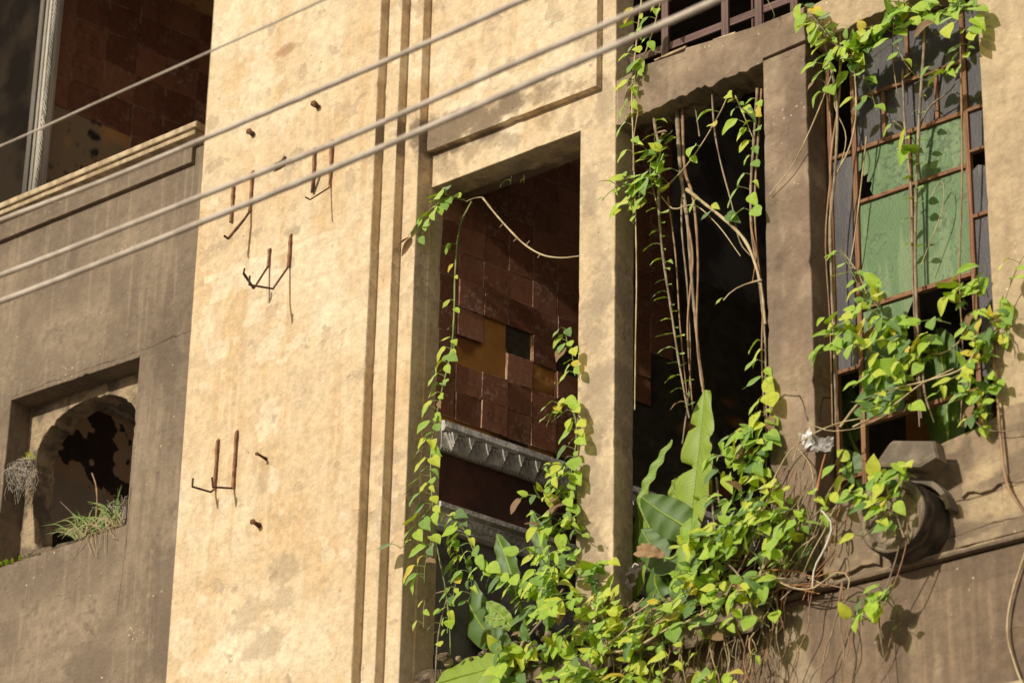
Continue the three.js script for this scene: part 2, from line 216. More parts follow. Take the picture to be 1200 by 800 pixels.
// shell behind the facade: back, sides, roof, floors, partitions
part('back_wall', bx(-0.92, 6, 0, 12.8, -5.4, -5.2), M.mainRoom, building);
part('back_wall', plate(rect(-6, -0.92, 0, 12.6), -1.98, -1.8, { seed: 40, holes: [{ p: rect(-5.6, -1.2, 7.7, 9.35) }, { p: rect(-5.6, -1.2, 10.0, 12.2) }] }), M.room, building);  // set close, with unseen openings added to let skylight into the left rooms
part('room_partition', bx(-0.925, -0.905, 0, 12.59, -5.19, -0.13), M.room, building);
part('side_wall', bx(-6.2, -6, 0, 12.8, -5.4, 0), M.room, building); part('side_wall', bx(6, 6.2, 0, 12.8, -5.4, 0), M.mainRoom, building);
part('roof', bx(-6.2, 6.2, 12.6, 12.8, -5.2, 0.05), M.room, building);
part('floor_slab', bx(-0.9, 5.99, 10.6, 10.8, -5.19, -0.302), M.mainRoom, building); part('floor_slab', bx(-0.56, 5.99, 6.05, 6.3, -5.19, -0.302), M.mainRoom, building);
part('floor_slab', bx(-5.99, -0.93, 9.42, 9.62, -1.79, -0.122), M.room, building); part('floor_slab', bx(-5.99, -0.93, 7.3, 7.5, -1.79, -0.2), M.room, building);

// arched recess in the left wall
const arc = []; for (let i = 0; i <= 22; i++) { const a = Math.PI * (1 - i / 22); arc.push([-3.045 + 0.395 * Math.cos(a), 8.375 + 0.25 * Math.sin(a)]); }
part('arch_panel', metres(plate(rect(-3.7, -2.35, 7.45, 8.85), -0.19, -0.05, { seed: 21, bevel: 0.006, holes: [{ p: [[-3.28, 7.735], [-3.33, 7.79], [-3.39, 7.86], [-3.41, 7.98], [-3.435, 8.1], [-3.43, 8.25], ...arc, [-2.66, 8.1], [-2.66, 7.735]], amp: 0.006, step: 0.028, seed: 4 }] })), M.rubble, building);
part('arch_sill', metres(plate([[-3.52, 7.60], [-2.5, 7.60], [-2.51, 7.73], [-2.7, 7.745], [-2.95, 7.735], [-3.2, 7.75], [-3.35, 7.72], [-3.52, 7.705]], -0.045, 0.06, { seed: 22, amp: 0.008, step: 0.03 })), M.soil, building);
{ const rk = rng(31); for (let k = 0; k < 5; k++) { const g = new THREE.IcosahedronGeometry(0.03 + 0.02 * rk(), 1), p = g.attributes.position; for (let i = 0; i < p.count; i++) { const s = 0.75 + 0.5 * noise(p.getX(i) * 40 + k * 9, p.getY(i) * 40 + p.getZ(i) * 31); p.setXYZ(i, p.getX(i) * s, p.getY(i) * s * 0.9, p.getZ(i) * s * 0.8); } g.computeVertexNormals(); part('stone', g, M.rubble, building).position.set(-3.46 + 0.2 * rk(), 7.735 + 0.02 * rk(), -0.04 + 0.05 * rk()); } }

// walls that run inwards: local x goes into the building, local z faces the opening
function innerWall(name, x, z, deg) { const g = new THREE.Group(); g.name = name; g.position.set(x, 0, z); g.rotation.y = Math.PI / 2 - deg * Math.PI / 180; building.add(g); return g; }
const tileTex = (seed, light, dark) => texture(128, 128, (u, v) => {
  const a = fbm(u * 3 + seed * 7, v * 3, 4), b = fbm(u * 11 + seed * 3, v * 9 + seed, 4), s = fbm(u * 7 + seed, v * 3.5 + seed * 5, 3);
  let c = mix(mix([0.14, 0.052, 0.029], [0.25, 0.10, 0.055], dark), mix([0.22, 0.08, 0.043], [0.33, 0.145, 0.08], dark), a); c = mix(c, [0.035, 0.016, 0.011], 0.45 * sm(0.5, 0.75, s * 0.4 + a * 0.6));
  c = mix(c, [0.34, 0.25, 0.18], light * sm(0.58, 0.70, b * 0.75 + 0.25 * fbm(u * 2 + seed * 5, v * 2, 2))); const ed = Math.min(u, v, 1 - u, 1 - v); return mix(c, [0.42, 0.28, 0.18], 0.7 * sm(0.035, 0.012, ed) * sm(0.45, 0.6, fbm(u * 5 + seed, v * 5 + seed * 2, 2)));
});
const tileMats = [0, 1, 2, 3, 4, 5, 6, 7, 8].map((k) => new THREE.MeshStandardMaterial({ map: tileTex(k * 1.7 + 1, [0.25, 0.5, 0.8, 1.0, 0.35, 0.1, 0.7, 0.3, 0.15][k], [0.2, 0.9, 0.5, 0.7, 0, 1, 0.3, 0.6, 0.8][k]), bumpMap: bumpTex, bumpScale: 0.0025, roughness: [0.4, 0.5, 0.35, 0.6, 0.38, 0.45, 0.5, 0.36, 0.42][k] }));
const tileGeo = (w, h, t) => { const s = new THREE.Shape(); const b = 0.002; s.moveTo(-w / 2, -h / 2); s.lineTo(w / 2, -h / 2); s.lineTo(w / 2, h / 2); s.lineTo(-w / 2, h / 2); s.closePath(); const g = new THREE.ExtrudeGeometry(s, { depth: t - 2 * b, bevelEnabled: true, bevelSize: b, bevelThickness: b, bevelOffset: -b, bevelSegments: 1 }); const p = g.attributes.position, uv = g.attributes.uv; for (let i = 0; i < p.count; i++) uv.setXY(i, p.getX(i) / w + 0.5, p.getY(i) / h + 0.5); return g; };
const tw = innerWall('tiled_wall', -0.555, -0.137, 11.5);
{
  const r = rng(12), W = 0.162, H = 0.155, geo = tileGeo(W - 0.003, H - 0.003, 0.011);
  const plaster = texture(1024, 512, (u, v) => {
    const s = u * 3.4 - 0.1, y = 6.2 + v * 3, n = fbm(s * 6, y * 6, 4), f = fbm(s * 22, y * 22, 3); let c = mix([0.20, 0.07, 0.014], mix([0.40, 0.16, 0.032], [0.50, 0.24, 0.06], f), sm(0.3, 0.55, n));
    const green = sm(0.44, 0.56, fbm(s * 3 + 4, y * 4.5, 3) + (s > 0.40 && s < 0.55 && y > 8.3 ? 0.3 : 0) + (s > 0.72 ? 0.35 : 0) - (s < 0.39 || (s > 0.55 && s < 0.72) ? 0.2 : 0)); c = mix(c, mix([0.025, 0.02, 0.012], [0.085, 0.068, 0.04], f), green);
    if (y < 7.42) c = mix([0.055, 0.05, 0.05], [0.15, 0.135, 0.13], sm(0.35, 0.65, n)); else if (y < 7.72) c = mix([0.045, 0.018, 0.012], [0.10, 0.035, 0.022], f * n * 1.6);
    return c;
  });
  const g = bx(0.0, 4.9, 6.31, 10.59, -0.04, 0), p = g.attributes.position, uv = g.attributes.uv; for (let i = 0; i < p.count; i++) uv.setXY(i, (p.getX(i) + 0.1) / 3.4, (p.getY(i) - 6.2) / 3);
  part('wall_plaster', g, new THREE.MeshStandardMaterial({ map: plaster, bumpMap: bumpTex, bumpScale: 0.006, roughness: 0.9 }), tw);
  const missingOrShade = (k, j) => (k === 0 && j === 2) || (k === 1 && (j === 2 || j === 3)) || (k === 2 && j === 3) || (k === 3 && j === 2) || (k === 4 && j === 3) || (k >= 8 && j < 5) || k >= 9 || (k === 6 && j === 2) || (k === 5 && j === 3) || (k === 7 && j < 3);  // fallen tiles; deep columns also left bare, dark plaster painting in the room shade
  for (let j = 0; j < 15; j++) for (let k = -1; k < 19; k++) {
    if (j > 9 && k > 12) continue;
    if (missingOrShade(k, j)) continue;
    const rowY = 7.88 + j * H, tile = part('tile', geo, tileMats[Math.floor(r() * 9)], tw), loose = j < 5 && k > -1 && k < 8;
    tile.position.set(0.068 + (k + 0.5) * W + (r() - 0.5) * 0.002, rowY + H / 2 + (r() - 0.5) * 0.002 - (loose ? 0.004 * r() : 0), loose ? 0.006 + 0.012 * r() : 0.001 + 0.002 * r());
    tile.rotation.set((r() - 0.5) * (loose ? 0.10 : 0.012), (r() - 0.5) * (loose ? 0.11 : 0.012), (r() - 0.5) * (loose ? 0.03 : 0.004) + (r() < 0.5 ? Math.PI : 0)); if (Math.cos(tile.rotation.z) < 0) tile.rotation.x *= -1;
  }
  const grout = S(0.5, 0.34, 0.2, 0.9);
  for (const [s, y0, y1] of [[0.392, 8.195, 8.345], [0.553, 8.04, 8.19], [0.555, 8.355, 8.49], [0.716, 8.195, 8.335], [0.392, 8.05, 8.1], [0.55, 7.88, 7.93], [0.075, 8.51, 8.62]]) part('grout_edge', new THREE.CapsuleGeometry(0.0035, y1 - y0, 2, 6).translate(s, (y0 + y1) / 2, 0.008), grout, tw);
  // cornice with leaf tongues
  const cg = new THREE.Group(); cg.name = 'cornice'; tw.add(cg);
  const prof = (pts, s0, s1) => { const sh = shapeOf(pts), e = new THREE.ExtrudeGeometry(sh, { depth: s1 - s0, bevelEnabled: false }); e.rotateY(Math.PI / 2); e.translate(s0, 0, 0); return e; };   // profile (z, y) swept along x
  const sweep = (pts, s0, s1) => prof(pts.map(([z, y]) => [-z, y]), s0, s1);
  part('cornice_top', sweep([[0, 7.785], [0.05, 7.785], [0.062, 7.80], [0.05, 7.838], [0.02, 7.846], [0, 7.846]].reverse(), -0.02, 4.2), M.cornice, cg);
  part('cornice_band', sweep([[0, 7.69], [0.018, 7.69], [0.03, 7.70], [0.03, 7.785], [0, 7.785]].reverse(), -0.02, 4.2), M.cornice, cg);
  const orn = (() => { const a = []; for (const q of [1, 0.68, 0.38]) { const s = shapeOf([[-0.047 * q, 0.04], [0.047 * q, 0.04], [0.02 * q, -0.002], [0, -0.045 * q], [-0.02 * q, -0.002]]); a.push(new THREE.ExtrudeGeometry(s, { depth: 0.010, bevelEnabled: true, bevelSize: 0.003, bevelThickness: 0.004, bevelOffset: -0.002, bevelSegments: 1 }).translate(0, 0, 0.03 + (1 - q) * 0.03)); } a.push(new THREE.ConeGeometry(0.011, 0.07, 6).rotateX(Math.PI).translate(0.052, 0.004, 0.036)); a[3] = a[3].toNonIndexed(); return mergeGeometries(a); })();
  for (let k = 0; k < 34; k++) part('leaf_ornament', orn, M.cornice, cg).position.set(0.04 + k * 0.106, 7.743, 0);
  const bead = new THREE.SphereGeometry(0.007, 6, 5); for (let k = 0; k < 48; k++) part('bead', bead, M.cornice, cg).position.set(-0.02 + k * 0.0212, 7.692, 0.024);
  part('lower_moulding', sweep([[0, 7.27], [0.02, 7.27], [0.03, 7.29], [0.024, 7.30], [0.024, 7.37], [0.045, 7.385], [0.045, 7.41], [0.02, 7.416], [0, 7.416]].reverse(), -0.02, 4.2), M.cornice, tw);
  const r2 = rng(6); const cur = []; for (let k = 0; k < 26; k++) { const s = 0.1 + k * 0.034; cur.push(new THREE.TorusGeometry(0.016 + 0.006 * r2(), 0.004, 5, 10, 4 + r2()).rotateZ(r2() * 6).translate(s, 7.336 + (r2() - 0.5) * 0.012, 0.025)); }
  part('scroll_relief', mergeGeometries(cur), M.cornice, tw);
}
// tiled wall seen through the upper left window
const tl = innerWall('tiled_wall', -3.85, -0.15, 9);
{
  const r = rng(44), W = 0.2295, H = 0.2135, geo = tileGeo(W - 0.004, H - 0.004, 0.012);
  const plaster = texture(512, 512, (u, v) => { const s = u * 2, y = 9.6 + v * 2, n = fbm(s * 5, y * 5, 4), f = fbm(s * 16, y * 16, 3); let c = mix([0.40, 0.19, 0.06], [0.54, 0.31, 0.12], n); c = mix(c, [0.24, 0.19, 0.13], 0.8 * sm(0.5, 0.66, fbm(s * 3.4 + 2, y * 3, 3) + (s < 0.35 ? 0.12 : 0))); const bl = Math.abs(s - 0.42 - 0.1 * (n - 0.5)) < 0.05 + 0.03 * (10.85 - y) ? 1 : 0; c = mix(c, [0.018, 0.015, 0.012], Math.max(bl * sm(0.35, 0.6, f), sm(0.68, 0.8, f) * 0.5)); return c; });
  const g = bx(-0.1, 1.64, 9.63, 12.58, -0.06, 0), p = g.attributes.position, uv = g.attributes.uv; for (let i = 0; i < p.count; i++) uv.setXY(i, p.getX(i) / 2, (p.getY(i) - 9.6) / 2);
  part('wall_plaster', g, new THREE.MeshStandardMaterial({ map: plaster, bumpMap: bumpTex, bumpScale: 0.006, roughness: 0.9 }), tl);
  for (let j = -5; j < 5; j++) for (let k = -1; k < 6; k++) {
    if (j < 0 && k < 2) continue;
    const t = part('tile', geo, tileMats[[0, 1, 5, 4, k > 2 ? 3 : 7][Math.floor(r() * 5)]], tl); t.position.set(0.213 + (k + 0.5) * W, 10.85 + (j + 0.5) * H, 0.001 + 0.002 * r()); t.rotation.set((r() - 0.5) * 0.012, (r() - 0.5) * 0.014, 0);
  }
  part('grout_edge', new THREE.CapsuleGeometry(0.0035, 0.11, 2, 6).translate(0.675, 10.78, 0.008), S(0.5, 0.38, 0.22), tl);
}
// peeling wall behind the arch
const pw = innerWall('peeling_wall', -3.95, -0.2, 0);
{
  const peel = texture(768, 512, (u, v) => {
    const s = u * 3, y = 7.5 + v * 2, n = fbm(s * 5.2 + 2, y * 5.2 + 1, 4), f = fbm(s * 14, y * 14, 4), e = n + (f - 0.5) * 0.6;
    const band = y > 8.62 + 0.07 * (n - 0.5) && y < 9.12; let c = mix([0.52, 0.36, 0.23], [0.66, 0.47, 0.31], f);
    const d1 = Math.hypot((s - 0.55) / 0.18, (y - 8.76) / 0.10), d2 = Math.hypot((s - 0.86) / 0.2, (y - 8.93) / 0.13), d3 = Math.hypot((s - 0.8) / 0.4, (y - 8.72) / 0.05), d4 = Math.hypot((s - 0.72) / 0.12, (y - 9.06) / 0.05);
    if (band && (Math.min(d1, d2, d3, d4) + (e - 0.5) * 4.2 < 0.62)) c = mix([0.035, 0.02, 0.015], [0.06, 0.035, 0.025], f);
    if (y <= 8.62 + 0.07 * (n - 0.5)) c = mix([0.44, 0.36, 0.29], [0.56, 0.47, 0.38], f);
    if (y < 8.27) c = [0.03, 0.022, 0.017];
    return c;
  });
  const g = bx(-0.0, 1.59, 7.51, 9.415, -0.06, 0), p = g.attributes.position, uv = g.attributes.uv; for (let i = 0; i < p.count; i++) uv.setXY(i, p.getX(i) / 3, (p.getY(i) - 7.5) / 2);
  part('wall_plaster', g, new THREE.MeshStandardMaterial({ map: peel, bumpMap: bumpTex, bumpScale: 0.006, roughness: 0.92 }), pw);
  part('ceiling_moulding', bx(0, 1.585, 9.13, 9.17, 0.001, 0.03), M.whiteWood, pw); part('ceiling_moulding', bx(0, 1.585, 9.173, 9.25, 0.001, 0.06), M.cornice, pw); part('ceiling_moulding', bx(0, 1.585, 9.253, 9.415, 0.001, 0.09), M.stone, pw);
}
// upper left window: sill, weathered timber post, dark glass
{
  const sill = new THREE.Group(); sill.name = 'window_sill'; building.add(sill);
  part('sill_moulding', metres(plate(rect(-4.7, -2.10, 9.897, 9.935), 0.02, 0.20, { bevel: 0.009, amp: 0.001 })), M.sill, sill); part('sill_moulding', metres(plate(rect(-4.7, -2.12, 9.864, 9.8935), 0.02, 0.185, { bevel: 0.006, amp: 0.001 })), M.sill, sill);
  part('sill_apron', plate(rect(-4.7, -2.19, 9.738, 9.862), 0.05, 0.128, { bevel: 0.003, amp: 0.001 }), M.facade, sill);
  const fr = new THREE.Group(); fr.name = 'window_frame'; building.add(fr);
  part('post', bx(-3.70, -3.662, 9.94, 11.9, -0.06, 0.02), M.darkWood, fr); part('post', bx(-3.6595, -3.637, 9.94, 11.9, -0.06, 0.008), M.darkWood, fr); part('post', bx(-3.634, -3.612, 9.94, 11.9, -0.06, 0.03), M.greyWood, fr); part('post', bx(-3.6095, -3.587, 9.94, 11.9, -0.06, 0.024), M.whiteWood, fr);
  part('pane', bx(-4.6, -3.703, 9.94, 11.9, -0.03, -0.022), new THREE.MeshPhysicalMaterial({ map: grainMap([0.010, 0.007, 0.005], [0.026, 0.018, 0.011], 5, 9), roughness: 0.95, specularIntensity: 0.15 }), fr);
  part('loose_wire', tube([[-3.24, 9.93, 0.02], [-3.25, 10.02, 0.01], [-3.262, 10.07, 0.0]], 0.004, 0.006, 6), M.whiteWood, fr);
}
// steel window with green and grey glass
const sw = new THREE.Group(); sw.name = 'steel_window'; building.add(sw);
{
  const z0 = -0.165, z1 = -0.137, bar = (x0, x1, y0, y1, d = 0) => part('bar', bx(x0, x1, y0, y1, z0 + d, z1 + d), M.rust, sw);
  for (const x of [1.895, 2.487]) bar(x - 0.0115, x + 0.0115, 6.9, 9.14);
  bar(1.748, 1.768, 6.85, 9.14, -0.004); bar(2.60, 2.62, 6.98, 9.14, -0.004); bar(2.178, 2.194, 7.19, 8.536, 0.002);
  const R = (x0, x1, y, h = 0.011) => bar(x0 - 0.0024, x1 + 0.0024, y - h * 0.75, y + h * 0.75, 0.0025);
  R(1.768, 1.881, 8.548); R(1.909, 2.473, 8.548, 0.013); R(2.501, 2.6, 8.55); R(1.909, 2.473, 8.812); R(1.909, 2.473, 8.277); R(1.909, 2.473, 7.744, 0.014); R(1.909, 2.473, 7.187, 0.013); R(1.768, 1.881, 7.465); R(2.501, 2.6, 8.016); R(2.501, 2.6, 8.34, 0.008); R(1.768, 1.881, 6.95); R(1.909, 2.473, 6.96);
  for (const [x, y0, y1] of [[2.058, 8.562, 8.80], [2.34, 8.562, 8.80], [2.195, 8.824, 9.14]]) bar(x - 0.0085, x + 0.0085, y0, y1);
  const pebble = texture(512, 512, (u, v) => fbm(u * 120, v * 120, 2) * 0.7 + 0.3 * fbm(u * 14, v * 14, 3), false);
  const gmap = texture(512, 512, (u, v) => { const n = fbm(u * 5, v * 5, 4), st = fbm(u * 26, v * 3, 3), k = fbm(u * 60, v * 60, 2); let c = mix([0.078, 0.145, 0.050], [0.12, 0.20, 0.072], n); c = mix(c, [0.22, 0.27, 0.13], 0.45 * sm(0.56, 0.72, st)); return mix(c, [0.035, 0.05, 0.022], 0.55 * sm(0.55, 0.7, k * 0.5 + n * 0.5)); });
  const rmap = texture(512, 512, (u, v) => { const n = fbm(u * 6 + 3, v * 6, 4), k = fbm(u * 30, v * 5, 3); return mix(mix([0.04, 0.035, 0.037], [0.085, 0.072, 0.075], n), [0.13, 0.11, 0.095], 0.45 * sm(0.55, 0.72, k)); });
  const green = new THREE.MeshPhysicalMaterial({ map: gmap, bumpMap: pebble, bumpScale: 0.001, roughness: 0.42, specularIntensity: 0.6, transmission: 0.12 }), grey = new THREE.MeshPhysicalMaterial({ map: rmap, bumpMap: pebble, bumpScale: 0.0008, roughness: 0.4, specularIntensity: 0.6, transmission: 0.12 });
  const pane = (pts, m) => { const s = shapeOf(pts), g = new THREE.ExtrudeGeometry(s, { depth: 0.005, bevelEnabled: false }); g.translate(0, 0, -0.155); const p = g.attributes.position, uv = g.attributes.uv; for (let i = 0; i < p.count; i++) uv.setXY(i, p.getX(i) / 0.9, p.getY(i) / 0.9); part('pane', g, m, sw); };
  pane(rect(1.908, 2.185, 8.822, 9.13), grey); pane(rect(2.205, 2.474, 8.822, 9.13), grey); pane(rect(1.908, 2.048, 8.56, 8.802), grey); pane(rect(2.068, 2.33, 8.56, 8.802), grey); pane(rect(2.35, 2.474, 8.56, 8.802), grey);
  pane([[1.99, 8.287], [2.18, 8.287], [2.18, 8.536], [1.908, 8.536], [1.908, 8.44], [1.925, 8.452], [1.934, 8.41], [1.958, 8.418], [1.95, 8.375], [1.978, 8.365], [1.966, 8.33], [1.975, 8.305]], green); pane(rect(2.192, 2.474, 8.287, 8.536), green);
  pane(rect(1.908, 2.18, 7.757, 8.267), green); pane(rect(2.192, 2.474, 7.757, 8.267), green); pane([[1.908, 7.2], [2.10, 7.2], [2.13, 7.42], [2.11, 7.6], [2.178, 7.73], [1.908, 7.73]], green);
  pane(rect(1.768, 1.881, 7.476, 8.538), grey); pane(rect(2.501, 2.6, 8.348, 9.13), grey); pane([[2.501, 7.25], [2.6, 7.2], [2.6, 8.006], [2.501, 8.006]], grey); pane([[2.501, 8.026], [2.6, 8.026], [2.6, 8.24], [2.53, 8.27], [2.501, 8.25]], grey);
}
// iron grille of the upper opening
const gr = new THREE.Group(); gr.name = 'window_grille'; building.add(gr);
for (const x of [0.86, 1.22, 1.415, 1.62]) part('bar', bx(x - 0.02, x + 0.02, 9.30, 12.58, -0.092, -0.08), M.grille, gr);
for (const y of [9.455, 9.95, 10.5]) part('bar', bx(0.64, 2.6, y - 0.02, y + 0.02, -0.105, -0.0935), M.grille, gr);
for (const x of [1.3, 1.36]) part('rod', new THREE.CylinderGeometry(0.006, 0.006, 3.2, 6).translate(x, 10.9, -0.2), M.grille, gr);
// round concrete boss with a broken hood slab on the right sill
{
  const b = new THREE.Group(); b.name = 'round_boss'; b.position.set(2.225, 6.565, 0); building.add(b);
  const turn = (pts) => { const g = new THREE.LatheGeometry(pts.map((q) => new THREE.Vector2(q[0], q[1])), 40).rotateX(Math.PI / 2), p = g.attributes.position; for (let i = 0; i < p.count; i++) { const k = 1 + 0.025 * (fbm(p.getX(i) * 9 + 4, p.getY(i) * 9 + p.getZ(i) * 5, 3) - 0.5); p.setXYZ(i, p.getX(i) * k, p.getY(i) * k, p.getZ(i)); } g.computeVertexNormals(); return toCreasedNormals(g, 0.5); };
  part('disc_face', turn([[0.001, 0.150], [0.10, 0.152], [0.122, 0.158], [0.128, 0.178], [0.152, 0.180], [0.160, 0.174]]), M.boss, b);
  part('drum_side', turn([[0.1605, 0.1735], [0.166, 0.16], [0.168, 0.08], [0.168, -0.05], [0.001, -0.05]]), M.shadeStone, b);  // side coloured near black, its shade painted into the stone
  const hood = []; for (let i = 0; i <= 14; i++) { const a = Math.PI * (0.72 - 0.68 * i / 14); hood.push([0.212 * Math.cos(a), 0.21 * Math.sin(a)]); } for (let i = 14; i >= 0; i--) { const a = Math.PI * (0.72 - 0.68 * i / 14); hood.push([0.19 * Math.cos(a), 0.18 * Math.sin(a)]); }
  part('hood', metres(plate(hood.reverse(), -0.05, 0.06, { step: 0.5, amp: 0.003 })), M.stone, b);
  part('broken_slab', metres(plate([[-0.105, 0.255], [0.13, 0.19], [0.215, 0.215], [0.20, 0.30], [0.0, 0.355], [-0.02, 0.345]], 0.055, 0.155, { seed: 3, amp: 0.006, step: 0.03, bevel: 0.02 })), M.stone, b);
}
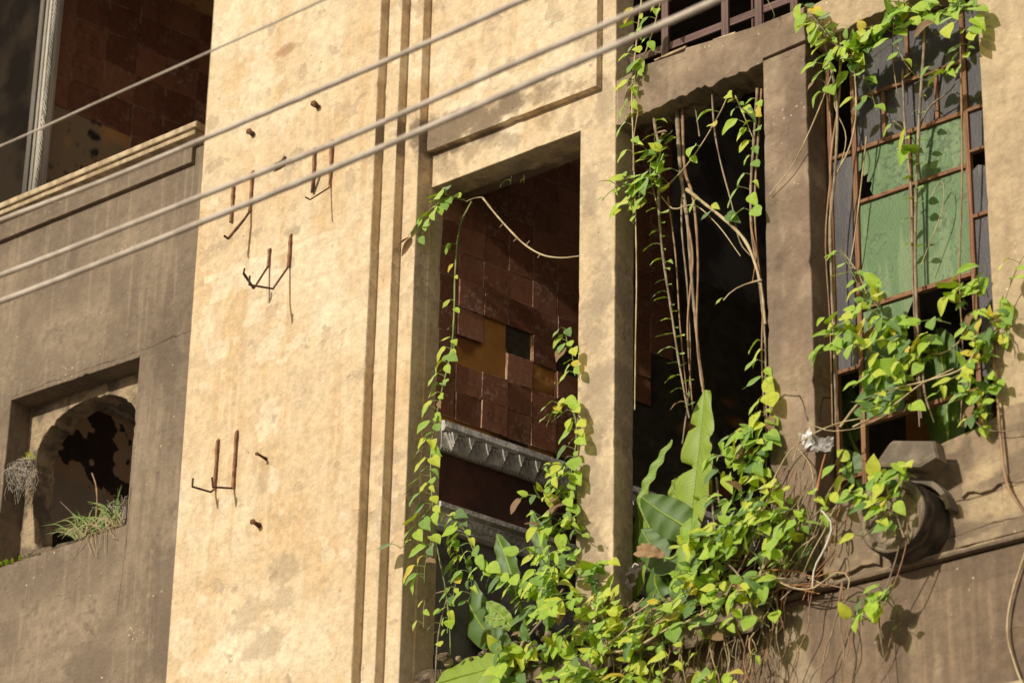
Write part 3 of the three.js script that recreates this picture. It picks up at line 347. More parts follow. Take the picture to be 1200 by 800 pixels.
const VINES = [{n:"climbing_vine",l:"leafy vine hanging down the grey jamb beside the fluted cream strips",c:"vine",g:"leafy vines climbing over the broken windows",s:[{p:[[-0.367,9.002,-0.1],[-0.436,8.898,-0.1],[-0.462,8.674,-0.1],[-0.429,8.364,-0.062],[-0.399,8.15,-0.015],[-0.402,7.975,0.025],[-0.407,7.803,0.062],[-0.418,7.617,0.085],[-0.408,7.433,0.094],[-0.384,7.251,0.094],[-0.372,7.079,0.075],[-0.325,6.858,0.058],[-0.298,6.642,0.049],[-0.292,6.4,0.04]],r:0.006,k:0},{p:[[-0.392,7.294,0.1],[-0.444,7.16,0.12],[-0.489,7.112,0.14],[-0.534,7.078,0.16]],r:0.003,k:0},{p:[[-0.366,7.192,0.1],[-0.379,7.068,0.117],[-0.392,6.97,0.133],[-0.379,6.876,0.15]],r:0.003,k:0},{p:[[-0.375,7.253,0.08],[-0.292,7.212,0.063],[-0.225,7.132,0.046],[-0.177,7.014,0.029],[-0.127,6.918,0.023],[-0.022,6.858,0.029],[0.081,6.798,0.034],[0.199,6.719,0.04]],r:0.004,k:0},{p:[[-0.344,7.162,0.0],[-0.296,7.017,0.012],[-0.296,6.862,0.025],[-0.313,6.755,0.037],[-0.313,6.637,0.05]],r:0.003,k:0},{p:[[-0.332,6.854,0.05],[-0.426,6.833,0.075],[-0.419,6.675,0.1]],r:0.003,k:1},{p:[[-0.32,6.817,0.05],[-0.343,6.689,0.067],[-0.345,6.558,0.083],[-0.334,6.392,0.1]],r:0.004,k:1},{p:[[-0.288,7.084,0.0],[-0.227,6.956,0.017],[-0.183,6.834,0.033],[-0.193,6.763,0.05]],r:0.002,k:0}],rows:[{i:0,a:0.3,b:0.7,d:0.024,L:0.08,m:0},{i:0,a:0.08,b:0.3,d:0.1,L:0.055,m:0},{i:1,a:0.2,b:1,d:0.03,L:0.085,m:0},{i:2,a:0.2,b:1,d:0.034,L:0.085,m:0},{i:3,a:0.05,b:1,d:0.024,L:0.078,m:0},{i:4,a:0,b:1,d:0.022,L:0.062,m:0},{i:5,a:0.4,b:1,d:0.05,L:0.05,m:0},{i:6,a:0.1,b:0.6,d:0.06,L:0.055,m:0},{i:7,a:0.2,b:1,d:0.03,L:0.07,m:0}],mass:[]},
{n:"climbing_vine",l:"small leafy sprig under the cream lintel corner",c:"vine",g:"leafy vines climbing over the broken windows",s:[{p:[[-0.291,8.926,0.02],[-0.38,8.963,0.035],[-0.467,8.912,0.05],[-0.535,8.821,0.065],[-0.564,8.757,0.08]],r:0.0025,k:0},{p:[[-0.309,8.941,0.02],[-0.434,9.002,0.04],[-0.484,8.991,0.06]],r:0.002,k:0}],rows:[{i:0,a:0.1,b:1,d:0.021,L:0.085,m:0},{i:1,a:0.1,b:1,d:0.028,L:0.08,m:0}],mass:[]},
{n:"bare_twig",l:"bare crooked twig sagging across the dark opening",c:"twig",g:"",s:[{p:[[-0.234,8.948,-0.03],[-0.151,8.834,-0.027],[-0.058,8.717,-0.024],[0.033,8.612,-0.021],[0.114,8.538,-0.017],[0.194,8.483,-0.011],[0.305,8.437,-0.006],[0.409,8.412,0.0]],r:0.006,k:2},{p:[[-0.234,8.953,-0.03],[-0.303,8.977,-0.045],[-0.372,8.986,-0.06]],r:0.003,k:2},{p:[[-0.088,8.753,-0.02],[-0.11,8.741,-0.02]],r:0.0035,k:1},{p:[[0.002,8.645,-0.02],[-0.02,8.632,-0.02]],r:0.004,k:1},{p:[[0.062,8.588,-0.02],[0.083,8.605,-0.02]],r:0.004,k:1},{p:[[0.155,8.508,-0.02],[0.134,8.496,-0.02]],r:0.004,k:1},{p:[[-0.108,9.092,-0.1],[-0.117,9.018,-0.1]],r:0.001,k:0},{p:[[-0.03,9.042,-0.1],[-0.029,8.998,-0.1]],r:0.001,k:0}],rows:[{i:6,a:0.5,b:1,d:0.05,L:0.05,m:0},{i:7,a:0.5,b:1,d:0.05,L:0.05,m:0}],mass:[]},
{n:"climbing_vine",l:"leafy vine climbing the left edge of the plain cream pier",c:"vine",g:"leafy vines climbing over the broken windows",s:[{p:[[0.352,8.047,0.0],[0.338,7.994,0.008],[0.376,7.926,0.015],[0.398,7.846,0.023],[0.415,7.767,0.03]],r:0.003,k:0},{p:[[0.257,7.594,0.02],[0.3,7.634,0.024],[0.365,7.632,0.028],[0.417,7.557,0.028],[0.421,7.418,0.024],[0.399,7.318,0.02],[0.387,7.189,0.028],[0.375,7.041,0.036],[0.352,6.895,0.048],[0.288,6.716,0.064],[0.254,6.595,0.08]],r:0.005,k:0},{p:[[0.43,7.317,0.06],[0.367,7.241,0.08],[0.323,7.194,0.1]],r:0.003,k:0},{p:[[0.431,7.048,0.1],[0.484,6.946,0.09],[0.521,6.915,0.08]],r:0.003,k:0},{p:[[0.278,7.59,0.04],[0.261,7.538,0.05]],r:0.002,k:0}],rows:[{i:0,a:0,b:1,d:0.022,L:0.075,m:0},{i:1,a:0,b:1,d:0.022,L:0.09,m:0},{i:2,a:0.2,b:1,d:0.03,L:0.08,m:0},{i:3,a:0.2,b:1,d:0.03,L:0.075,m:0}],mass:[{q:[[0.242,7.285],[0.403,7.329],[0.447,7.062],[0.419,6.901],[0.22,6.864],[0.246,7.069]],n:58,z0:0.0,z1:0.09,L:0.085}]},
{n:"climbing_vine",l:"bushy vine mass spilling over the sill below the plain cream pier",c:"vine",g:"leafy vines climbing over the broken windows",s:[{p:[[0.086,6.311,0.05],[0.174,6.442,0.1],[0.36,6.55,0.15],[0.497,6.627,0.2]],r:0.008,k:1},{p:[[0.617,6.187,0.1],[0.568,6.357,0.1],[0.711,6.447,0.1],[0.829,6.521,0.1]],r:0.008,k:1},{p:[[-0.144,6.409,0.02],[0.081,6.387,0.047],[0.302,6.402,0.073],[0.616,6.347,0.1]],r:0.012,k:1},{p:[[0.548,6.743,0.08],[0.644,6.727,0.11],[0.72,6.716,0.14]],r:0.003,k:0}],rows:[{i:3,a:0,b:1,d:0.025,L:0.08,m:0}],mass:[{q:[[0.171,6.653],[0.308,6.796],[0.421,6.87],[0.525,6.845],[0.595,6.713],[0.673,6.597],[0.722,6.473],[0.647,6.389],[0.724,6.292],[0.838,6.013],[0.114,6.158],[0.158,6.372]],n:276,z0:0.02,z1:0.26,L:0.088},{q:[[0.585,6.508],[0.848,6.529],[0.849,6.369],[0.731,6.315],[0.587,6.386]],n:44,z0:0.05,z1:0.2,L:0.085},{q:[[0.049,6.377],[0.173,6.424],[0.227,6.251],[0.102,6.276]],n:9,z0:0.1,z1:0.22,L:0.085}]},
{n:"climbing_vine",l:"thin vine trailing down the dark side of the plain cream pier",c:"vine",g:"leafy vines climbing over the broken windows",s:[{p:[[0.795,9.691,0.02],[0.765,9.459,0.021],[0.741,9.203,0.023],[0.748,8.94,0.024],[0.766,8.517,0.026],[0.774,8.153,0.027],[0.771,7.843,0.029],[0.768,7.496,0.03]],r:0.005,k:2},{p:[[0.787,9.063,0.035],[0.762,8.931,0.035],[0.757,8.746,0.035]],r:0.003,k:2},{p:[[0.922,9.638,0.03],[0.865,9.466,0.03],[0.793,9.301,0.03],[0.747,9.174,0.03]],r:0.004,k:2}],rows:[{i:0,a:0.02,b:0.28,d:0.032,L:0.075,m:0},{i:0,a:0.28,b:0.42,d:0.1,L:0.08,m:0},{i:2,a:0,b:1,d:0.045,L:0.075,m:0}],mass:[{q:[[0.685,8.704],[0.807,8.696],[0.807,8.512],[0.742,8.397],[0.675,8.578]],n:13,z0:0.03,z1:0.09,L:0.095}]},
{n:"climbing_vine",l:"thick bundle of hanging vine stems with ladder like leaves in the black opening",c:"vine",g:"leafy vines climbing over the broken windows",s:[{p:[[0.805,9.181,-0.05],[0.829,8.991,-0.046],[0.862,8.838,-0.041],[0.855,8.607,-0.037],[0.878,8.325,-0.033],[0.931,7.995,-0.029],[0.986,7.671,-0.024],[1.041,7.398,-0.02]],r:0.008,k:1},{p:[[0.916,9.136,-0.1],[0.947,8.738,-0.09],[0.993,8.444,-0.08],[1.028,8.071,-0.07],[1.081,7.615,-0.06],[1.115,7.431,-0.05]],r:0.011,k:1},{p:[[0.952,9.124,-0.1],[0.973,8.73,-0.09],[1.024,8.571,-0.08],[1.059,8.239,-0.07],[1.058,7.795,-0.06],[1.106,7.476,-0.05]],r:0.008,k:3},{p:[[0.974,8.541,-0.08],[1.027,8.25,-0.073],[1.0,7.901,-0.067],[1.031,7.457,-0.06]],r:0.006,k:3},{p:[[0.929,9.137,-0.11],[0.961,8.83,-0.1],[0.951,8.462,-0.09],[0.991,8.086,-0.08],[1.011,7.638,-0.07],[0.973,7.303,-0.06]],r:0.006,k:1},{p:[[0.879,8.618,-0.08],[0.928,8.281,-0.073],[0.956,7.914,-0.067],[1.003,7.508,-0.06]],r:0.005,k:3},{p:[[0.934,8.643,-0.02],[1.028,8.697,-0.015],[1.142,8.799,-0.01],[1.246,8.922,-0.005],[1.299,9.003,0.0]],r:0.004,k:2},{p:[[1.019,8.592,-0.04],[1.122,8.483,-0.033],[1.248,8.35,-0.027],[1.357,8.215,-0.02],[1.417,8.083,-0.013],[1.461,7.915,-0.007],[1.481,7.735,0.0]],r:0.009,k:2},{p:[[1.153,9.129,-0.06],[1.176,8.852,-0.052],[1.219,8.65,-0.044],[1.281,8.423,-0.036],[1.332,8.204,-0.028],[1.394,8.115,-0.02]],r:0.005,k:1},{p:[[0.861,8.611,-0.05],[0.945,8.51,-0.037],[1.064,8.489,-0.025],[1.209,8.338,-0.012],[1.351,8.12,0.0]],r:0.004,k:2},{p:[[1.052,8.893,-0.1],[1.013,9.14,-0.1]],r:0.004,k:1},{p:[[1.467,7.963,0.0],[1.4,7.957,0.02],[1.329,7.932,0.04],[1.295,7.887,0.06]],r:0.004,k:2},{p:[[0.851,8.56,-0.03],[0.821,8.747,-0.015],[0.863,8.889,0.0]],r:0.003,k:2}],rows:[{i:0,a:0.4,b:0.99,d:0.038,L:0.06,m:1},{i:0,a:0.05,b:0.4,d:0.05,L:0.085,m:1},{i:6,a:0.1,b:1,d:0.075,L:0.1,m:0},{i:7,a:0.1,b:0.35,d:0.07,L:0.08,m:0},{i:11,a:0.95,b:1,d:0.05,L:0.06,m:0},{i:12,a:0.1,b:1,d:0.05,L:0.085,m:0}],mass:[{q:[[0.758,8.741],[0.895,8.95],[1.02,8.722],[0.97,8.533],[0.819,8.514],[0.743,8.584]],n:25,z0:-0.05,z1:0.04,L:0.1}]},
{n:"climbing_vine",l:"vine stems with heart shaped leaves beside the edge of the stained brown pier",c:"vine",g:"leafy vines climbing over the broken windows",s:[{p:[[1.426,9.0,-0.05],[1.407,8.746,-0.043],[1.387,8.434,-0.037],[1.398,8.206,-0.03],[1.436,7.973,-0.023],[1.468,7.66,-0.017],[1.473,7.445,-0.01]],r:0.008,k:1},{p:[[1.45,8.991,-0.05],[1.432,8.737,-0.042],[1.412,8.38,-0.033],[1.428,8.107,-0.025],[1.458,7.877,-0.017],[1.454,7.576,-0.008],[1.479,7.149,0.0]],r:0.006,k:3},{p:[[1.312,8.993,-0.03],[1.363,8.867,-0.025],[1.413,8.734,-0.02]],r:0.004,k:2},{p:[[1.403,8.284,-0.01],[1.429,8.1,-0.01],[1.408,7.976,-0.01]],r:0.003,k:4},{p:[[1.477,7.482,0.0],[1.488,7.226,0.01],[1.48,6.897,0.02]],r:0.004,k:1}],rows:[{i:0,a:0.02,b:0.45,d:0.045,L:0.095,m:0},{i:2,a:0,b:1,d:0.035,L:0.085,m:0},{i:0,a:0.85,b:1,d:0.05,L:0.085,m:0},{i:4,a:0.0,b:0.7,d:0.04,L:0.085,m:0}],mass:[]},
{n:"climbing_vine",l:"loose leafy vine growing at the foot of the stained brown pier beside the banana leaves",c:"vine",g:"leafy vines climbing over the broken windows",s:[{p:[[1.191,7.169,-0.02],[1.318,7.152,-0.006],[1.397,7.106,0.008],[1.46,6.983,0.022],[1.449,6.819,0.036],[1.374,6.672,0.05]],r:0.005,k:1},{p:[[1.479,7.356,0.0],[1.477,7.146,0.01],[1.427,6.992,0.02],[1.386,6.877,0.03]],r:0.004,k:1},{p:[[1.205,7.055,0.0],[1.244,6.873,0.025],[1.32,6.685,0.05]],r:0.006,k:1},{p:[[1.136,7.09,-0.05],[1.175,6.825,-0.025],[1.224,6.683,0.0]],r:0.007,k:1}],rows:[{i:0,a:0,b:1,d:0.03,L:0.085,m:0},{i:1,a:0,b:1,d:0.035,L:0.09,m:0}],mass:[{q:[[1.246,7.288],[1.465,7.271],[1.505,6.974],[1.51,6.77],[1.236,6.797],[1.215,7.047]],n:61,z0:-0.05,z1:0.08,L:0.095}]},
{n:"climbing_vine",l:"bushy vine mass covering the broken sill between the two piers",c:"vine",g:"leafy vines climbing over the broken windows",s:[{p:[[0.83,6.361,0.1],[1.077,6.332,0.15],[1.297,6.346,0.2]],r:0.007,k:2},{p:[[1.227,6.691,0.1],[1.442,6.466,0.15],[1.541,6.234,0.2]],r:0.006,k:1},{p:[[0.632,6.318,0.12],[0.852,6.279,0.16],[1.096,6.316,0.2]],r:0.006,k:2},{p:[[1.572,6.887,0.1],[1.472,6.624,0.125],[1.352,6.408,0.15]],r:0.006,k:1}],rows:[],mass:[{q:[[0.853,6.407],[0.914,6.465],[1.086,6.514],[1.193,6.629],[1.319,6.759],[1.479,6.82],[1.592,6.832],[1.665,6.695],[1.63,6.546],[1.583,6.401],[1.472,6.426],[1.315,6.47],[1.209,6.36],[1.062,6.329],[0.923,6.344]],n:239,z0:0.02,z1:0.24,L:0.088},{q:[[0.74,6.373],[0.919,6.414],[1.105,6.333],[1.058,6.225],[0.873,6.245],[0.731,6.275]],n:58,z0:0.05,z1:0.2,L:0.085},{q:[[1.307,6.457],[1.598,6.43],[1.624,6.231],[1.525,6.099],[1.478,5.9],[0.799,6.018],[0.751,6.264],[1.169,6.292]],n:90,z0:0.06,z1:0.24,L:0.088}]},
{n:"bare_vine",l:"tangle of bare twisted stems hanging beside the rusty steel window",c:"vine",g:"",s:[{p:[[1.823,9.205,0.03],[1.88,8.958,0.026],[1.912,8.723,0.021],[1.889,8.379,0.017],[1.856,8.13,0.013],[1.848,7.793,0.009],[1.849,7.459,0.004],[1.845,7.134,0.0]],r:0.007,k:1},{p:[[1.94,9.075,0.02],[1.921,8.769,0.012],[1.859,8.438,0.004],[1.849,7.968,-0.004],[1.851,7.465,-0.012],[1.84,7.122,-0.02]],r:0.006,k:3},{p:[[2.008,9.004,0.02],[2.006,8.604,0.016],[1.953,8.448,0.012],[1.887,8.361,0.008],[1.84,8.096,0.004],[1.848,7.839,0.0]],r:0.005,k:2},{p:[[1.961,8.976,0.02],[1.893,8.733,0.013],[1.947,8.54,0.007],[1.901,8.382,0.0]],r:0.004,k:2},{p:[[1.919,8.86,0.06],[1.806,8.659,0.047],[1.665,8.468,0.033],[1.531,8.372,0.02]],r:0.004,k:2},{p:[[1.85,8.845,0.0],[1.859,8.486,-0.005],[1.811,8.068,-0.01],[1.819,7.642,-0.015],[1.814,7.149,-0.02]],r:0.005,k:3},{p:[[2.001,8.56,-0.08],[1.954,8.268,-0.08],[1.91,8.023,-0.08],[1.889,7.944,-0.08]],r:0.004,k:2}],rows:[{i:2,a:0.0,b:0.35,d:0.09,L:0.07,m:0}],mass:[]},
{n:"climbing_vine",l:"leafy garland hanging across the top of the rusty steel window",c:"vine",g:"leafy vines climbing over the broken windows",s:[{p:[[1.777,9.282,0.05],[1.865,9.113,0.046],[1.952,8.992,0.041],[2.064,8.953,0.037],[2.179,9.017,0.033],[2.382,9.02,0.029],[2.532,8.943,0.024],[2.651,8.968,0.02]],r:0.006,k:1},{p:[[2.66,8.971,0.05],[2.636,8.81,0.037],[2.587,8.702,0.025],[2.498,8.661,0.012],[2.418,8.731,0.0]],r:0.004,k:1},{p:[[2.041,8.979,0.0],[1.98,8.896,-0.017],[2.049,8.789,-0.033],[2.079,8.653,-0.05]],r:0.003,k:0},{p:[[2.296,9.119,0.03],[2.227,8.977,0.003],[2.258,8.822,-0.023],[2.297,8.754,-0.05]],r:0.004,k:2},{p:[[2.23,9.113,0.0],[2.179,8.926,-0.04],[2.172,8.723,-0.08]],r:0.003,k:2},{p:[[1.904,8.987,0.04],[1.862,8.822,0.04],[1.874,8.763,0.04]],r:0.002,k:0},{p:[[1.562,9.386,0.05],[1.599,9.279,0.05],[1.584,9.257,0.05]],r:0.002,k:0}],rows:[{i:0,a:0,b:1,d:0.022,L:0.09,m:0},{i:1,a:0,b:1,d:0.025,L:0.085,m:0},{i:2,a:0.1,b:1,d:0.05,L:0.08,m:0},{i:3,a:0.2,b:1,d:0.06,L:0.08,m:0},{i:5,a:0,b:1,d:0.03,L:0.075,m:0}],mass:[{q:[[1.867,9.087],[1.958,8.986],[2.074,8.975],[2.214,9.04],[2.256,8.944],[2.117,8.896],[2.024,8.872],[1.909,8.913]],n:49,z0:0.0,z1:0.1,L:0.088},{q:[[2.195,9.147],[2.66,8.971],[2.675,8.833],[2.482,8.95],[2.303,8.98]],n:35,z0:0.0,z1:0.1,L:0.09}]},
{n:"climbing_vine",l:"woody vine stems running down the middle of the green glass panes",c:"vine",g:"leafy vines climbing over the broken windows",s:[{p:[[2.386,9.01,0.0],[2.353,8.856,-0.027],[2.307,8.619,-0.053],[2.259,8.299,-0.08],[2.238,7.874,-0.07],[2.24,7.455,-0.06],[2.247,7.084,-0.05]],r:0.009,k:1},{p:[[2.205,8.845,-0.08],[2.208,8.532,-0.076],[2.229,8.219,-0.072],[2.223,7.794,-0.068],[2.225,7.378,-0.064],[2.231,7.052,-0.06]],r:0.006,k:1},{p:[[2.56,8.812,0.0],[2.525,8.184,-0.02],[2.474,7.665,-0.04],[2.461,7.31,-0.06],[2.421,7.009,-0.08]],r:0.005,k:3},{p:[[2.262,8.472,-0.08],[2.343,8.594,-0.073],[2.447,8.629,-0.067],[2.488,8.655,-0.06]],r:0.005,k:1},{p:[[2.328,8.147,-0.08],[2.387,8.211,-0.075],[2.392,8.079,-0.07],[2.327,7.929,-0.065],[2.273,7.818,-0.06]],r:0.003,k:2},{p:[[2.136,8.603,-0.08],[2.192,8.539,-0.08],[2.222,8.398,-0.08]],r:0.003,k:1},{p:[[2.268,7.361,-0.05],[2.279,7.191,-0.035],[2.328,7.032,-0.02]],r:0.006,k:1},{p:[[2.001,7.728,-0.05],[1.961,7.861,-0.035],[1.894,7.982,-0.02]],r:0.004,k:2},{p:[[2.059,7.665,-0.04],[1.982,7.767,-0.027],[1.906,7.954,-0.013],[1.893,7.987,0.0]],r:0.003,k:0}],rows:[{i:0,a:0.18,b:0.6,d:0.055,L:0.05,m:1},{i:8,a:0.1,b:1,d:0.03,L:0.08,m:0},{i:5,a:0.2,b:1,d:0.06,L:0.07,m:0}],mass:[{q:[[2.252,8.42],[2.35,8.4],[2.328,8.308],[2.266,8.32]],n:3,z0:-0.05,z1:-0.02,L:0.12}]},
{n:"climbing_vine",l:"bushy vine mass across the bottom of the rusty steel window",c:"vine",g:"leafy vines climbing over the broken windows",s:[{p:[[1.88,7.117,0.02],[1.997,7.205,0.026],[2.176,7.214,0.032],[2.351,7.204,0.038],[2.525,7.213,0.044],[2.617,7.304,0.05]],r:0.006,k:2},{p:[[1.933,7.11,0.0],[2.12,7.135,0.017],[2.305,7.198,0.033],[2.478,7.216,0.05]],r:0.005,k:2},{p:[[2.28,7.387,-0.02],[2.374,7.334,-0.003],[2.47,7.34,0.013],[2.546,7.392,0.03]],r:0.005,k:2},{p:[[2.488,6.955,0.02],[2.525,7.103,0.02],[2.512,7.265,0.02]],r:0.006,k:1},{p:[[2.657,7.384,0.04],[2.751,7.373,0.06],[2.843,7.33,0.08]],r:0.003,k:1},{p:[[2.728,7.431,0.05],[2.812,7.557,0.075],[2.872,7.609,0.1]],r:0.003,k:2},{p:[[1.832,7.448,0.1],[1.928,7.492,0.075],[2.022,7.455,0.05]],r:0.003,k:0}],rows:[{i:5,a:0.3,b:1,d:0.06,L:0.09,m:0},{i:6,a:0,b:1,d:0.022,L:0.08,m:0}],mass:[{q:[[1.865,7.55],[1.967,7.633],[2.023,7.713],[2.123,7.654],[2.23,7.589],[2.276,7.452],[2.334,7.476],[2.398,7.478],[2.417,7.412],[2.327,7.316],[2.268,7.252],[2.134,7.371],[2.043,7.274],[1.981,7.394],[1.895,7.48]],n:107,z0:-0.05,z1:0.1,L:0.088},{q:[[2.393,7.44],[2.477,7.579],[2.615,7.619],[2.619,7.536],[2.523,7.483],[2.485,7.394]],n:29,z0:-0.04,z1:0.08,L:0.095},{q:[[2.507,7.339],[2.615,7.388],[2.741,7.411],[2.746,7.35],[2.671,7.272],[2.644,7.141],[2.627,6.989],[2.58,6.877],[2.506,6.885],[2.531,7.054],[2.514,7.217]],n:90,z0:-0.02,z1:0.1,L:0.082},{q:[[2.006,7.327],[2.129,7.333],[2.278,7.251],[2.316,7.14],[2.246,7.02],[2.266,6.975],[2.184,7.076],[2.033,7.077]],n:32,z0:-0.04,z1:0.08,L:0.09}]},
{n:"climbing_vine",l:"sparse pale leaves straggling over the dry root tangle on the ledge",c:"vine",g:"leafy vines climbing over the broken windows",s:[{p:[[1.957,6.847,0.05],[1.834,6.753,0.067],[1.711,6.659,0.083],[1.588,6.565,0.1]],r:0.003,k:1},{p:[[1.672,6.919,0.05],[1.619,6.764,0.075],[1.61,6.56,0.1]],r:0.003,k:1}],rows:[{i:0,a:0,b:1,d:0.06,L:0.08,m:0},{i:1,a:0,b:1,d:0.07,L:0.075,m:0}],mass:[{q:[[1.549,6.853],[1.818,6.925],[2.013,6.874],[1.985,6.666],[1.763,6.524],[1.563,6.453]],n:32,z0:0.04,z1:0.16,L:0.085},{q:[[1.533,6.562],[1.711,6.559],[1.66,6.261],[1.526,6.137]],n:14,z0:0.1,z1:0.2,L:0.08}]},
{n:"climbing_vine",l:"yellow green sprig growing over the round concrete boss",c:"vine",g:"leafy vines climbing over the broken windows",s:[{p:[[2.308,6.432,0.22],[2.275,6.553,0.225],[2.241,6.674,0.23],[2.28,6.74,0.235],[2.393,6.671,0.24]],r:0.005,k:1},{p:[[2.263,6.557,0.22],[2.142,6.629,0.21],[2.053,6.712,0.2]],r:0.003,k:1},{p:[[2.293,6.474,0.22],[2.193,6.514,0.23],[2.113,6.465,0.24]],r:0.003,k:1},{p:[[2.273,6.593,0.22],[2.332,6.686,0.24],[2.338,6.735,0.26]],r:0.003,k:1}],rows:[{i:0,a:0.2,b:1,d:0.03,L:0.085,m:0},{i:1,a:0.0,b:1,d:0.03,L:0.085,m:0},{i:2,a:0,b:1,d:0.035,L:0.085,m:0},{i:3,a:0.1,b:1,d:0.03,L:0.09,m:0}],mass:[{q:[[2.049,6.795],[2.219,6.79],[2.235,6.651],[2.128,6.6],[2.044,6.66]],n:17,z0:0.12,z1:0.26,L:0.09}]},
{n:"climbing_vine",l:"small leafy tuft dangling below the thin stone ledge",c:"vine",g:"leafy vines climbing over the broken windows",s:[{p:[[2.311,6.507,0.22],[2.252,6.402,0.18],[2.185,6.294,0.153],[2.123,6.207,0.14]],r:0.004,k:1},{p:[[2.328,6.496,0.22],[2.298,6.405,0.193],[2.208,6.247,0.167],[2.148,6.212,0.14]],r:0.004,k:3},{p:[[2.109,6.201,0.12],[2.096,6.088,0.093],[2.106,5.926,0.067],[2.103,5.86,0.04]],r:0.003,k:1},{p:[[2.127,6.112,0.05],[2.087,6.01,0.045],[2.004,5.917,0.04]],r:0.003,k:3}],rows:[],mass:[{q:[[2.015,6.201],[2.068,6.246],[2.151,6.235],[2.227,6.165],[2.192,6.113],[2.084,6.122],[2.018,6.144]],n:23,z0:0.1,z1:0.2,L:0.075}]},
{n:"bare_vine",l:"two bare creeping stems on the pale pillar and the wall under the ledge",c:"vine",g:"",s:[{p:[[2.654,7.301,0.03],[2.668,7.099,0.03],[2.678,6.824,0.03],[2.699,6.627,0.03],[2.783,6.473,0.03]],r:0.008,k:3},{p:[[2.769,6.349,0.02],[2.683,6.146,0.023],[2.657,6.004,0.025],[2.692,5.833,0.027],[2.738,5.715,0.03]],r:0.006,k:2},{p:[[2.527,7.02,0.03],[2.589,6.922,0.037],[2.672,6.878,0.043],[2.818,6.857,0.05]],r:0.003,k:1},{p:[[2.711,7.344,0.03],[2.76,7.27,0.03],[2.764,7.19,0.03]],r:0.003,k:1}],rows:[],mass:[]},
